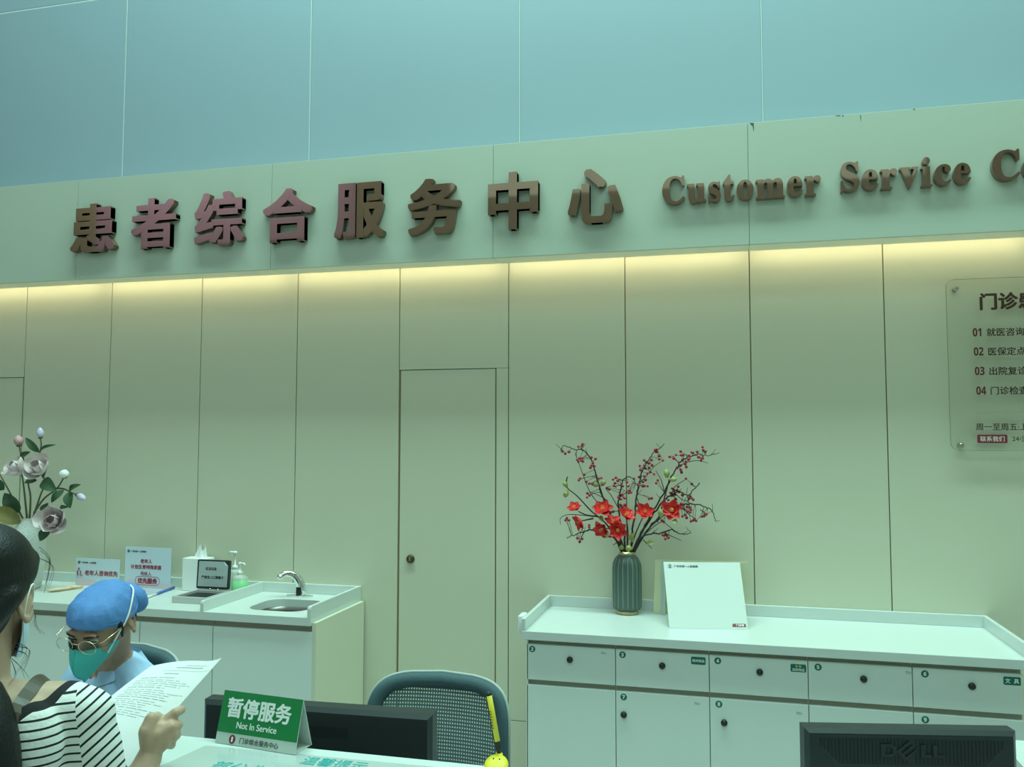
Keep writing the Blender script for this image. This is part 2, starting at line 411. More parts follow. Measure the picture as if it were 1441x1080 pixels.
us = [-13.0, -11.8, -10.6, -9.4, -8.2, -7, -5.77, -4.56, -3.347, -2.137, -.931, .287, 1.5, 2.7, 3.9, 5.1, 6]
for a, b in zip(us[:-1], us[1:]):
    wu.box(a, b, .001, .03, 4.338, 4.345, 1)
    wu.box(b - .0022, b + .0022, .001, .03, FT - .02, CEIL, 1)
    wu.box(max(a, RX0) + .003, b - .0026, .0, .035, FT - .02, 4.338, 0, .003); wu.box(max(a, RX0) + .003, b - .0026, .0, .035, 4.345, CEIL, 0, .003)
struct('wall_upper', wu, ['upper', 'upperseam'])
fa = B(); fs0, fsp = -1.0114, 1.2168
for k in range(-9, 6):
    x0, x1 = fs0 + k * fsp, fs0 + (k + 1) * fsp
    x0, x1 = max(x0, RX0), min(x1, RX1)
    fa.box(x0 + .0008, x1 - .0008, FY, FY + .014, FB, FT, 0, .001)
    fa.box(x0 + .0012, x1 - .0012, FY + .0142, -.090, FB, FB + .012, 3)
fa.box(RX0, RX1, FY + .014, -.005, FT - .014, FT - .001, 0)
fa.box(RX0, RX1, FY + .011, FY + .016, FB + .002, FT - .016, 1)
for px, py, w, h in ((1058, 172, .02, .016), (1060, 176, .006, .03), (1179, 160.5, .025, .004), (1186, 161, .006, .010), (1211, 162, .004, .03), (1286, 150, .01, .006), (108, 287, .003, .012)):
    p = at_y(px, py, FY - .0004); zt = min(p.z, FT - .0005)
    fa.add([(p.x - w / 2, FY - .0005, zt), (p.x + w / 2, FY - .0005, zt - .1 * h), (p.x + w * .3, FY - .0005, zt - h), (p.x - w * .1, FY - .0005, zt - h * .8)], [[0, 3, 2, 1]], 2)
struct('trim_1', fa, ['fascia', 'fasciaseam', 'chip', 'soffit'])
pk = B().box(-11.62, -6.2, RY0 + .001, RY0 + .03, 5.27, CEIL - .02, 0); struct('added_pink_panel', pk, 'pink')  # unseen pink panel added only to be reflected in the bronze letters
def door(name, x0, x1, lock):
    d = B().box(x0 + .003, x1 - .001, .004, .05, .01, DT, 0, .002)
    o = struct(name, d, 'wall')
    if lock:
        c = at_y(577.5, 787, .0); l = B()
        T = frame((c.x, .004, c.z), XA, ZA)          # local z points into the room
        l.lathe([(0, .013), (.018, .013), (.021, .010), (.022, 0)], n=28, T=T)
        l.box(-.004, .004, -.010, .010, .012, .017, 1, .001, T=T)
        l.build('door_lock', ['bronzelock', 'seam'], o)
M['bronzelock'] = mat('dark_bronze_lock', (.10, .075, .05), .35, metal=.6)
door('door_1', D0, D1, True)
door('door_2', S0 - 6 * SP, S0 - 5 * SP - .01, False)

# concealed strip light, one length per fascia panel
for k in range(-3, 3):
    x0, x1 = fs0 + k * fsp + .010, fs0 + (k + 1) * fsp - .010
    t = thing('led_strip_light', 'warm linear light above the fascia soffit, %s' % ['farthest left length over the magnolias', 'length over the two priority cards', 'length over the hand basin and concealed door', 'length over the green vase with red flowers', 'length over the clear notice board', 'length right of the clear notice board'][k + 3], 'light', ((x0 + x1) / 2, -.018, FB + .03), group='strip lights along the fascia')
    B().box(x0, x1, -.084, -.050, FB + .034, FB + .046).build('channel', 'silver', t)
    B().box(x0 + .01, x1 - .01, -.081, -.053, FB + .022, FB + .0335, 0, .003).build('diffuser', 'led', t)

# ------------------------------------------------------------------ raised sign lettering on the fascia
hanzi = [('患', 100, 285, 165, 355), ('者', 185, 277, 251, 350), ('综', 274, 268, 346, 346), ('合', 370, 263, 443, 341),
         ('服', 471, 255, 544, 335), ('务', 574, 249, 651, 330), ('中', 687, 240, 761, 323), ('心', 799, 235, 880, 314)]
adesc = ['leftmost', 'second from left', 'third from left', 'fourth from left', 'fifth from left', 'sixth from left', 'seventh from left', 'eighth and last']
for (ch, x0, y0, x1, y1), ad in zip(hanzi, adesc):
    YF = FY - .032
    xl = at_y(x0, (y0 + y1) / 2, YF).x; xr = at_y(x1, (y0 + y1) / 2, YF).x; zb = at_y((x0 + x1) / 2, y1, YF).z; zt = at_y((x0 + x1) / 2, y0, YF).z
    b = B().text(ch, (xl, FY - .0015, zb), XA, ZA, box=(xr - xl - .012, zt - zb - .008), depth=.034, bold=.034, square=True)
    tag(b.build('sign_character', 'bronze', base=((xl + xr) / 2, FY, zb)), 'raised bronze Chinese character %s on the fascia, %s of eight' % (ch, ad), 'sign letter', 'Chinese sign characters on the fascia')
words = [('Customer', -.190, .526, 2.805, 'Customer'), ('Service', .610, 1.148, 2.812, 'Service'), ('Center', 1.232, 1.425, 2.816, 'Center')]
for w, xa, xb, zb, nm in words:
    xa, xb, zb = .065 + (xa - .065) * KF, .065 + (xb - .065) * KF, 1.7 + (zb - 1.7) * KF
    widths = []; 
    gl = [glyphs(serif(c), .018) for c in w]
    raw = [g[2][1] - g[2][0] for g in gl]; gap = .055; tot = sum(raw) + gap * (len(w) - 1); tot = tot if w != 'Center' else raw[0] + raw[1] + gap; k = (xb - xa) / tot; ky = .187 * KF
    x = xa; seen = {}
    for c, rw in zip(w, raw):
        bbz = glyphs(serif(c), .018)[2]; low = zb + max(bbz[2], -.012) * ky
        b = B().text(serif(c), (x, FY - .0015, low), XA, ZA, box=(rw * k, (bbz[3] - bbz[2]) * ky), depth=.028, bold=.018)
        seen[c] = seen.get(c, 0) + 1
        kind = 'capital' if c.isupper() else 'lower-case'
        nth = {1: 'first', 2: 'second'}[seen[c]] + ' ' if w.count(c) > 1 else ''
        tag(b.build('sign_letter', 'bronze', base=(x + rw * k / 2, FY, low)), 'raised bronze %s%s letter %s in %s on the fascia' % (nth, kind, c, 'the word ' + nm), 'sign letter', 'English sign letters on the fascia')
        x += (rw + gap) * k

# ------------------------------------------------------------------ right-hand cabinets and worktop
CX = [-.768 + .3866 * i for i in range(6)]
ZT = .86
wt = thing('worktop', 'long white worktop with low upstands over the numbered drawers', 'worktop', (.2, -.3, .823))
b = B().box(-.785, 1.197, -.575, -.001, .823, ZT, 0, .002); b.build('slab', 'top', wt)
for nm, x0, x1, y0, y1 in (('upstand', -.785, 1.197, -.0195, -.001), ('upstand', -.785, -.769, -.573, -.0197), ('upstand', 1.180, 1.197, -.573, -.0197)):
    B().box(x0, x1, y0, y1, ZT + .0003, .9115, 0, .0015).build(nm, 'top', wt)
def number_sticker(parent, x, z, n, y):
    T = frame((x, y, z), XA, ZA); st = B().lathe([(0, .0008), (.0136, .0008), (.0139, 0)], n=28, T=T)
    st.text(boldsans(str(n)), V((x, y - .0008, z)), XA, ZA, em=.0195, align='C', depth=.0004, mi=1, bold=.02)
    st.build('number_sticker', ['teal', 'txtw'], parent)
def knob(parent, x, z, y):
    T = frame((x, y, z), XA, ZA); kb = B().lathe([(0, .012), (.007, .012), (.0075, .010), (.0115, .010), (.013, .007), (.0135, 0)], n=28, T=T)
    kb.box(-.0012, .0012, -.005, .005, .0118, .0126, 1, T=T); kb.build('knob', ['black', 'blackgrey'], parent)
def plate(parent, x0, x1, z0, z1, y, lines):
    b = B().prism(rrect(x0, x1, z0, z1, .005, 4), 0, .0008, 0, T=frame((0, y, 0), XA, ZA))
    for tx, fz, em, mi in lines: b.text(tx, V(((x0 + x1) / 2, y - .0008, z0 + (z1 - z0) * fz)), XA, ZA, em=em, align='C', depth=.0004, mi=mi, bold=.02)
    b.build('label_plate', ['teal', 'txtw', 'txty'], parent)
YD = -.5515
specs = [(2, None, 'numbered 2 drawer, first from the left'), (3, 7, 'numbered 3 over door 7, second from the left'), (4, 8, 'numbered 4 over door 8, middle one'),
         (5, None, 'numbered 5, fourth from the left'), (6, 9, 'numbered 6 over door 9, at the right end')]
for i, (n1, n2, tx) in enumerate(specs):
    x0, x1 = CX[i], CX[i + 1]
    t = thing('drawer_cabinet', 'white base cabinet under right worktop, %s' % tx, 'cabinet', ((x0 + x1) / 2, -.28, 0), group='numbered base cabinets under the right worktop')
    c = B(); c.box(x0, x1, -.53, -.016, .09, .8225, 0); c.box(x0, x1, -.49, -.016, 0, .09, 1); c.box(x0 + .001, x1 - .001, -.5315, -.53, .60, .8225, 1)
    if i == 0: c.box(x0, x0 + .006, YD, -.53, .09, .815, 0)
    c.build('carcass', ['white', 'channel'], t)
    d = B().box(x0 + .0016, x1 - .0016, YD, -.533, .650, .801, 0, .0012).build('drawer', 'white', t)
    e = B().box(x0 + .0016, x1 - .0016, YD, -.533, .10, .627, 0, .0012).build('door', 'white', t)
    xs = at_y([749, 876, 1010, 1151, 1301][i], 930, YD).x; number_sticker(d, xs, .7795, n1, YD)
    knob(d, at_y([802, 932, 1069, 1215, 1367][i], 945, YD).x, .7445, YD)
    if n2: number_sticker(e, [0, -.348, .042, 0, .820][i], .605, n2, YD)
    if n2: knob(e, [0, -.348, .062, 0, .84][i], .532, YD)
    if i == 1: plate(d, -.068, -.009, .759, .790, YD, [('相关物品', .5, .0125, 1)])
    if i == 2: plate(d, .325, .385, .755, .786, YD, [('协 助', .74, .0105, 2), ('送检物品', .30, .0120, 1)])
    if i == 4: plate(d, 1.098, 1.158, .758, .789, YD, [('文  具', .5, .019, 1)])
    for (j, xx, zz, par) in ((0, -.432, .781, d), (1, -.045, .600, e), (2, .355, .592, e), (3, .765, .780, d)):
        if j == i:
            q = B().prism([(xx - .013, zz - .002), (xx - .004, zz - .006), (xx + .013, zz - .004), (xx + .011, zz + .003), (xx - .008, zz + .005)], 0, .0004, T=frame((0, YD, 0), XA, ZA))
            q.prism([(xx - .011, zz + .003), (xx + .004, zz + .002), (xx + .004, zz + .0035), (xx - .009, zz + .006)], .0004, .0007, 1, T=frame((0, YD, 0), XA, ZA))
            q.build('sticker_residue', ['residue', 'txtg'], par)
sb = B().box(-.813, -.786, -.53, -.45, .836, .915, 0, .006, 3)
sb.box(-.8135, -.811, -.51, -.47, .855, .895, 0, .001)
tag(sb.build('socket_box', 'whiteplastic', base=(-.80, -.49, .836)), 'small white socket box fixed to left end of the right worktop', 'socket')

# ------------------------------------------------------------------ left counter with hand basin
LX0, LX1, LYF = -4.6, -1.791, -.567
sk = rrect(-2.205, -1.892, -.462, -.178, .085, 8)
wl = thing('worktop', 'white worktop with divider and hand basin along the back wall', 'worktop', (-2.6, -.3, .823))
b = B().prism([(LX0, LYF), (LX1, LYF), (LX1, -.001), (LX0, -.001)], .823, ZT, 0, holes=[sk[::-1]]); b.build('slab', 'top', wl)
B().box(LX0, LX1, -.0195, -.001, ZT + .0003, .9115, 0, .0015).build('upstand', 'top', wl)
def side_upstand(nm, x0, x1):
    poly = [(-.020, ZT + .0003), (-.020, .9115), (LYF + .018, .9115), (LYF + .004, .9085), (LYF + .001, .900), (LYF + .001, ZT + .0003)]
    B().prism(poly, x0, x1, 0, T=Matrix(((0, 0, 1, 0), (1, 0, 0, 0), (0, 1, 0, 0), (0, 0, 0, 1)))).build(nm, 'top', wl)
side_upstand('upstand', LX1 - .017, LX1); side_upstand('divider', -2.372, -2.355)
for (x0, x1, tx) in ((-4.585, -3.6235, 'farthest left, under the magnolia vase'), (-3.62, -2.7145, 'behind the seated person'), (-2.7115, -2.3095, 'left of the basin'), (-2.3065, -1.768, 'under the hand basin')):
    t = thing('base_cabinet', 'plain white base cabinet of the left counter, %s' % tx, 'cabinet', ((x0 + x1) / 2, -.28, 0), group='plain base cabinets of the left counter')
    c = B()
    if x1 > -1.8:      # open-topped so that the basin can hang in it
        c.box(x0, x1 - .0185, -.535, -.016, .09, .62, 0); c.box(x0, x0 + .018, -.53, -.016, .62, .8225, 0); c.box(x0, x1 - .0185, -.532, -.514, .62, .8225, 1)
        c.box(x0, x1 - .0185, -.034, -.016, .62, .8225, 0)
    else: c.box(x0, x1, -.53, -.016, .09, .8225, 0); c.box(x0, x1, -.5315, -.53, .60, .8225, 1)
    c.box(x0, x1 - .0185, -.49, -.016, 0, .0895, 1); c.build('carcass', ['white', 'channel'], t)
    B().box(x0 + .0008, x1 - .0008 - (.019 if x1 > -1.8 else 0), -.5535, -.5355, .10, .792, 0, .001).build('door', 'white', t)
    if x1 > -1.8: B().box(x1 - .0215, x1, -.5535, -.014, .0, .836, 0, .001).build('side_panel', 'sidepanel', t)
si = thing('hand_basin', 'rounded stainless steel basin sunk in the left worktop', 'sink', (-2.05, -.32, .70))
def ringpts(off, z, rr): return [(x, y, z) for x, y in rrect(-2.205 + off, -1.892 - off, -.462 + off, -.178 - off, max(.02, rr), 8)]
rings = [ringpts(-.012, .8222, .095), ringpts(.003, .8222, .082), ringpts(.004, .80, .081), ringpts(.012, .72, .075), ringpts(.03, .700, .06), ringpts(.09, .697, .03)]
n = len(rings[0]); vs = [p for r_ in rings for p in r_]; fs = [[i * n + j, i * n + (j + 1) % n, (i + 1) * n + (j + 1) % n, (i + 1) * n + j] for i in range(len(rings) - 1) for j in range(n)] + [[(len(rings) - 1) * n + j for j in range(n)]]
B().add(vs, fs, 0, True).build('bowl', 'basinsteel', si)
B().lathe([(0, .003), (.018, .003), (.022, 0)], (-2.05, -.32, .698), 24).build('drain', 'chrome', si)
fx, fy = -2.098, -.095
fc = thing('faucet', 'curved chrome sensor faucet behind the hand basin', 'faucet', (fx, fy, ZT))
B().prism([(fx + .077 * math.cos(a * math.pi / 18), fy + .030 * math.sin(a * math.pi / 18)) for a in range(36)], ZT + .0002, ZT + .006).build('base_plate', 'chrome', fc)
path = smooth_path([(fx + .006, fy, ZT + .004), (fx + .008, fy, ZT + .045), (fx - .002, fy - .006, ZT + .085), (fx - .025, fy - .022, ZT + .114), (fx - .056, fy - .044, ZT + .124), (fx - .078, fy - .06, ZT + .112)], 5)
fb_ = B().tube(path, [.027 - .011 * min(1, i / (len(path) - 1) * 1.15) for i in range(len(path))], 18)
fb_.build('spout', 'chrome', fc)
B().tube([(fx - .078, fy - .060, ZT + .118), (fx - .083, fy - .064, ZT + .098)], [.0165, .016], 18).build('aerator', 'chrome', fc)
dirs = V((.0, -1, 0))
B().box(fx - .008, fx + .020, fy - .029, fy - .018, ZT + .008, ZT + .052, 0, .004, 3).build('sensor_window', 'black', fc)

# waste chute box with flip-up lid
wx = thing('waste_chute_box', 'silver countertop waste chute box with raised lid and paper notice', 'waste box', (-2.53, -.30, ZT), R(0))
bx0, bx1, by0, by1 = -2.640, -2.440, -.412, -.170
b = B(); h = .033
b.box(bx0, bx1, by0, by0 + .014, ZT + .0005, ZT + h, 0, .002); b.box(bx0, bx1, by1 - .05, by1, ZT + .0005, ZT + h, 0, .002)
b.box(bx0, bx0 + .014, by0 + .013, by1 - .049, ZT + .0005, ZT + h, 0, .002); b.box(bx1 - .014, bx1, by0 + .013, by1 - .049, ZT + .0005, ZT + h, 0, .002)
b.box(bx0 + .005, bx1 - .005, by0 + .005, by1 - .005, ZT + .0005, ZT + .006, 1); b.build('tray', ['silver', 'blackmatte'], wx)
B().box(bx0 + .016, bx1 - .016, by0 + .016, by1 - .055, ZT + .0065, ZT + .020, 0, .002).build('liner', 'blackmatte', wx)
hy = -.212
for xx in (-2.560, -2.515): B().cyl((xx, hy, ZT + h + .004), (xx + .012, hy, ZT + h + .004), .006).build('hinge', 'chrome', wx)
lz0 = ZT + h + .006; T = frame((bx0 + .005, hy + .002, lz0), XA, V((0, .06, 1)))
lid = B().prism(rrect(0, .192, 0, .150, .008), -.008, .006, 0, T=T).build('lid', 'blackgrey', wx)
nb = B().prism([(.008, .012), (.181, .012), (.183, .120), (.160, .143), (.010, .142)], .0062, .0068, 0, T=T)
nb.prism([(.160, .143), (.183, .120), (.166, .126)], .0069, .0078, 2, T=T)
o = T @ V((0, 0, .0068)); uy = (T.to_3x3() @ V((0, 1, 0)))
nb.text('生活垃圾', o + XA * .050 + uy * .098, XA, uy, em=.0165, mi=1, bold=.02); nb.text('严禁丢入口罩帽子', o + XA * .028 + uy * .054, XA, uy, em=.0165, mi=1, bold=.02)
nb.build('paper_notice', ['noticegrey', 'txtk', 'paper'], lid)

# ------------------------------------------------------------------ things on the left counter
def card(name, label, x0, x1, z1, y, lines, pink, logo):
    t = thing(name, label, 'sign card', ((x0 + x1) / 2, y + .03, ZT))
    T = frame((0, y, 0), XA, ZA); z0 = ZT + .0005
    f = B().box(x0, x1, y - .0015, y + .0015, z0, z1, 0, .0005)
    f.prism([(x0 + .003, z0 + .002), (x1 - .003, z0 + .002), (x1 - .003, z0 + pink * .55), (x1 - .05, z0 + pink * .7), (x0 + .18, z0 + pink * .42), (x0 + .11, z0 + pink * .8), (x0 + .05, z0 + pink), (x0 + .003, z0 + pink * .75)], .0016, .0019, 1, T=T)
    lx, lz = x0 + .021, z1 - .023
    f.lathe([(0, .0022), (.0085, .0022), (.0085, .0017)], n=20, mi=2, T=frame((lx, y, lz), XA, ZA))
    f.text('广州市第一人民医院', (lx + .014, y - .0016, lz - .005), XA, ZA, em=.0110, mi=2, bold=.04)
    for tx, xc, zc, em, bd in lines: f.text(tx, (xc, y - .002, zc), XA, ZA, em=em, align='C', mi=3, bold=bd, depth=.0005)
    if logo == 'figure':
        f.ell((x0 + .021, y - .002, z1 - .058), (.0055, .0015, .0055), 12, 3)
        f.tube([(x0 + .016, y - .002, z1 - .066), (x0 + .011, y - .002, z1 - .080), (x0 + .018, y - .002, z1 - .099)], [.003, .004, .002], 6, 3)
        f.tube([(x0 + .026, y - .002, z1 - .066), (x0 + .035, y - .002, z1 - .078), (x0 + .030, y - .002, z1 - .092), (x0 + .046, y - .002, z1 - .096)], [.002, .003, .003, .002], 6, 3)
    if logo == 'pill':
        xa, xb, za, zb = (x0 + x1) / 2 - .078, (x0 + x1) / 2 + .078, z0 + .018, z0 + .066
        o = rrect(xa, xb, za, zb, .022); i_ = rrect(xa + .0022, xb - .0022, za + .0022, zb - .0022, .020)
        f.prism(o, .0018, .0024, 3, T=T, holes=[i_[::-1]])
    f.build('face_panel', ['card', 'pinkwash', 'txtdg', 'txtred'], t)
    B().prism([(y + .0016, z0), (y + .06, z0), (y + .0016, z0 + .09)], (x0 + x1) / 2 - .002, (x0 + x1) / 2 + .002, 0, T=Matrix(((0, 0, 1, 0), (1, 0, 0, 0), (0, 1, 0, 0), (0, 0, 0, 1)))).build('easel_foot', 'acryliced', t)
card('sign_card', 'low wide printed card with crimson characters for elderly consultation priority', -3.489, -3.202, 1.012, -.10, [('老年人咨询优先', -3.32, .932, .031, .03)], .045, 'figure')
card('sign_card', 'taller printed card with crimson priority service box, between low card and tissue box', -3.166, -2.875, 1.086, -.10,
     [('老年人', -3.03, 1.010, .025, .03), ('计划生育特殊家庭', -3.03, .978, .0245, .03), ('残疾人', -3.03, .942, .0235, .01), ('优先服务', -3.02, .9025, .031, .05)], .05, 'pill')
fo = B(); pts = [at_z(*q, ZT + .0006) for q in ((176, 829), (232, 828), (203, 846), (160, 844))]
fo.add([tuple(p) for p in pts] + [(p.x, p.y, ZT + .0030) for p in pts], [[0, 1, 2, 3][::-1], [4, 5, 6, 7], [0, 1, 5, 4], [1, 2, 6, 5], [2, 3, 7, 6], [3, 0, 4, 7]])
c = sum(pts, V()) / 4
tag(fo.build('folder', 'lavfolder' if 'lavfolder' in M else 'card', base=(c.x, c.y, ZT)), 'thin pale blue-grey folder lying flat in front of the taller card', 'folder')
pa, pb = at_z(196, 845, ZT + .008), at_z(245, 827, ZT + .008)
t = thing('marker_pen', 'long blue and white capped pen lying beside the pale folder', 'pen', (pa.x, pa.y, ZT))
q = lambda f: pa.lerp(pb, f)
B().tube([q(.08), q(.48)], .0052, 12).build('barrel', 'whiteplastic', t); B().tube([q(.48), q(1)], .0068, 12).build('cap', 'bluepen', t); B().tube([q(0), q(.09)], [.003, .0055], 12).build('tip', 'black', t)
random.seed(4)
og = B(); p0, p1 = at_z(66, 832, ZT + .010), at_z(122, 825, ZT + .012)
for i in range(7):
    a = p0.lerp(p1, random.uniform(0, .15)); b_ = p0.lerp(p1, random.uniform(.55, 1)); mid = a.lerp(b_, .5) + V((0, random.uniform(-.04, .04), random.uniform(-.001, .004)))
    og.tube(smooth_path([a, mid, b_], 6), [.004, .007, .008, .007, .008, .007, .008, .009, .008, .008, .007, .006, .004], 8, mi=i % 2)
tag(og.build('cord_bundle', ['orange', 'tanplastic'], base=(p0.x, p0.y, ZT)), 'tan and orange plastic cord bundle lying left of the seated person', 'cord')
# tissue box
x0, x1, y0, y1, zt = -2.800, -2.585, -.105, -.025, 1.036
t = thing('tissue_box', 'upright white tissue box with a tissue sticking out, behind the lid', 'tissue box', ((x0 + x1) / 2 - .02, -.065, ZT))
b = B().box(x0, -2.655, y0, y1, ZT + .0005, zt, 0, .003); b.build('box', 'whiteplastic', t)
ts = B()
ts.grid(lambda u, v: (-2.720 + (.036 - .018 * v ** .8) * (1 + .32 * math.sin(5 * 2 * math.pi * u + 2 * v)) * math.cos(2 * math.pi * u) + .012 * v, -.065 + (.017 - .008 * v) * (1 + .3 * math.sin(4 * 2 * math.pi * u)) * math.sin(2 * math.pi * u), zt - .004 + .058 * v + .016 * v * math.sin(3 * 2 * math.pi * u + 1)), 60, 9, 0, True)
ts.build('tissue', 'tissue', t)
def pump_bottle(label, x, y, r, h, neck, top, body, head, spout, name='pump_bottle'):
    t = thing(name, label, 'bottle', (x, y, ZT)); z = ZT + .0005
    B().lathe([(0, z), (r * .95, z), (r, z + .004), (r, z + h - .02), (r * .8, z + h - .006), (neck, z + h)], (x, y, 0), 28).build('bottle', body, t)
    B().lathe([(0, z + h + .001), (neck * 1.15, z + h), (neck * 1.15, z + h + .016), (neck * .7, z + h + .02), (.004, z + h + .022), (.004, z + top - .018), (.010, z + top - .016), (.011, z + top - .004), (0, z + top)], (x, y, 0), 20).build('pump', head, t)
    B().tube([(x, y, z + top - .008), (x + spout, y - .006, z + top - .006), (x + spout * 1.35, y - .008, z + top - .014)], [.006, .005, .004], 10).build('nozzle', head, t)
pump_bottle('tall white pump bottle half hidden behind the raised lid', -2.490, -.085, .030, .125, .013, .222, 'soapclear', 'whiteplastic', -.026)
t = thing('soap_bottle', 'squat green hand soap bottle with pale pump beside the divider', 'bottle', (-2.405, -.165, ZT))
x, y, z = -2.406, -.155, ZT + .0005
x = -2.415
def sq(a, _z): return 1 / max(abs(math.cos(a)), abs(math.sin(a))) ** .75
B().lathe([(0, z), (.030, z), (.033, z + .004), (.033, z + .082), (0, z + .0825)], (x, y, 0), 40, rfun=sq).build('liquid', 'soap', t)
B().lathe([(.0335, z + .083), (.033, z + .094), (.026, z + .104), (.012, z + .110), (.012, z + .116)], (x, y, 0), 40, rfun=lambda a, q_: 1 + (sq(a, 0) - 1) * max(0, min(1, (z + .112 - q_) / .03))).build('shoulder', 'soapclear', t)
B().lathe([(.013, z + .112), (.015, z + .113), (.015, z + .128), (.006, z + .130), (.005, z + .158), (.009, z + .160), (.010, z + .172), (0, z + .175)], (x, y, 0), 20).build('pump', 'whiteplastic', t)
B().tube([(x, y, z + .168), (x + .030, y - .010, z + .168), (x + .036, y - .012, z + .160)], [.006, .005, .004], 10).build('nozzle', 'whiteplastic', t)

# ------------------------------------------------------------------ flowers: shared shapes
def petal(b, o, d, n, L, W, cup, mi=0, point=1.0, roll=0., curl=0., th=.0012, broad=False):
    """a cupped petal growing from o along d, its hollow side towards n"""
    d = V(d).normalized(); n = V(n); n = (n - d * n.dot(d)).normalized(); sdir = d.cross(n)
    def fn(u, v, off=0):
        w = W * (math.sin(math.pi * min(1, v * .93 + .07) ** point)) ** .75 if v < 1 else 0.0
        if broad: w = W * max(0, (v + .06) * (1.0 - v)) ** .42 * 1.75 * (.55 + .45 * min(1, v * 2.2))
        s_ = (u - .5) * 2
        lift = cup * (math.sin(v * math.pi * .5)) - curl * v * v
        return V(o) + d * (L * v * (1 - .12 * abs(cup) / max(L, 1e-6) * v)) + sdir * (s_ * w) - n * (lift - off) + n * (abs(s_) ** 2 * w * .55 * (1 - roll))
    b.grid(lambda u, v: fn(u, v), 7, 8, mi); b.grid(lambda u, v: fn(1 - u, v, -th), 7, 8, mi)
def leaf(b, o, tip, n, W, bend=.15, mi=0):
    o = V(o); tip = V(tip); d = tip - o; L = d.length; d.normalize(); n = V(n); n = (n - d * n.dot(d)).normalized(); s_ = d.cross(n)
    for off in (0, .0012):
        b.grid(lambda u, v: o + d * L * v + s_ * ((u - .5) * 2 * W * math.sin(math.pi * v ** .85) ** .8 * (1 if off == 0 else -1)) + n * (bend * L * math.sin(math.pi * v) + .25 * W * abs(2 * u - 1) * math.sin(math.pi * v) - off), 7, 9, mi)
# ------------------------------------------------------------------ magnolia arrangement (left)
MY = -.25
vc = at_y(40, 800, MY); vx = vc.x
t = thing('vase', 'tall white textured vase holding magnolias, behind the standing woman', 'vase', (vx, MY, ZT))
zt = at_y(40, 729, MY).z
B().lathe([(0, ZT + .001), (.060, ZT + .001), (.068, ZT + .01), (.080, ZT + .15), (.082, zt - .14), (.080, zt - .09), (.070, zt - .05), (.050, zt - .015), (.036, zt - .003), (.034, zt), (.031, zt - .002), (.030, zt - .03), (.03, zt - .06), (0, zt - .06)], (vx, MY, 0), 36).build('body', 'vasewhite', t)
def mp(x, y, dy=0): return at_y(x, y, MY + dy)
def magnolia_flower(par, c, face, R_, seed, closed=.5, name='flower'):
    R_ *= 1.22; rnd = random.Random(seed); b = B(); face = V(face).normalized(); a0 = face.cross(V((.3, .2, 1))).normalized(); a1 = face.cross(a0)
    base = V(c) - face * R_ * .55
    for k in range(3):
        a = 2.1 * k + seed; s_ = a0 * math.cos(a) + a1 * math.sin(a); petal(b, base + s_ * R_ * .20, face + s_ * .22, -s_ + face * .05, R_ * (1.25 - .25 * (1 - closed)), R_ * .52, R_ * .16, 0 if closed > .4 else 1, roll=-.3, curl=R_ * .30, broad=True)
    for k in range(5):
        a = 1.257 * k + seed * 1.7; s_ = a0 * math.cos(a) + a1 * math.sin(a); ln = rnd.uniform(.92, 1.1)
        petal(b, base + s_ * R_ * .18, face * (.95 - .40 * (k % 2)) + s_ * (.80 + .25 * (k % 2)), face * .5 - s_, R_ * 1.28 * ln, R_ * .62, R_ * .22, 0, curl=R_ * .34, roll=-.2, broad=True)
    f = b.build(name, ['magnolia', 'magnoliadark'], par)
    B().ell(base + face * R_ * .35, (R_ * .14,) * 3, 10).build('flower_centre', 'magnoliadark', f)
def bud(par, c, d, L, W, m, name='bud', cupm='stem'):
    d = V(d).normalized(); T = d.to_track_quat('Z', 'Y').to_matrix().to_4x4(); T.translation = V(c)
    b = B().lathe([(0, -.02 * L), (W * .55, .04 * L), (W * .92, .25 * L), (W, .45 * L), (W * .82, .7 * L), (W * .45, .9 * L), (.0, L)], n=18, T=T, rfun=lambda a, z_: 1 + .07 * math.sin(3 * a + 6 * z_ / L)); o = b.build(name, m, par)
    B().lathe([(0, -.16 * L), (W * .5, -.12 * L), (W * .62, 0), (W * .55, .10 * L)], n=14, T=T).build('calyx', cupm, o)
def magnolia_branch(label, stems, flowers=(), buds=(), leaves=()):
    t = thing('magnolia_branch', label, 'flower branch', (vx, MY, zt - .05), group='magnolia branches in the white vase')
    b = B()
    for st in stems:
        w = smooth_path([mp(*q) for q in st], 4); b.tube(w, [.0058 - .0026 * i / len(w) for i in range(len(w))], 8)
    b.build('stem', 'stem', t)
    for (x, y, dy, fc_, R_, sd, cl) in flowers: magnolia_flower(t, mp(x, y, dy), fc_, R_, sd, cl)
    for (x, y, dy, d, L, W, m) in buds: bud(t, mp(x, y, dy), d, L, W, m)
    for (x, y, x2, y2, dy, W, m) in leaves:
        lb = B(); leaf(lb, mp(x, y, dy), mp(x2, y2, dy - .03), V((.2, -1, .35)), W); lb.build('leaf', m, t)
TOC = V((.55, -.8, .15))
magnolia_branch('magnolia branch at left with one open mauve flower and a pink bud above it', [[(39, 740), (35, 700), (32, 675), (28, 658)], [(30, 668), (30, 645), (27, 628)]],
                [(23, 659, -.05, (-.25, -.75, .55), .058, 1.0, .7)], [(27, 627, 0, (-.1, -.1, 1), .058, .026, 'magnoliapink')], [(29, 648, 43, 636, 0, .020, 'leaf'), (8, 668, 2, 668, -.03, .018, 'magnolia')])
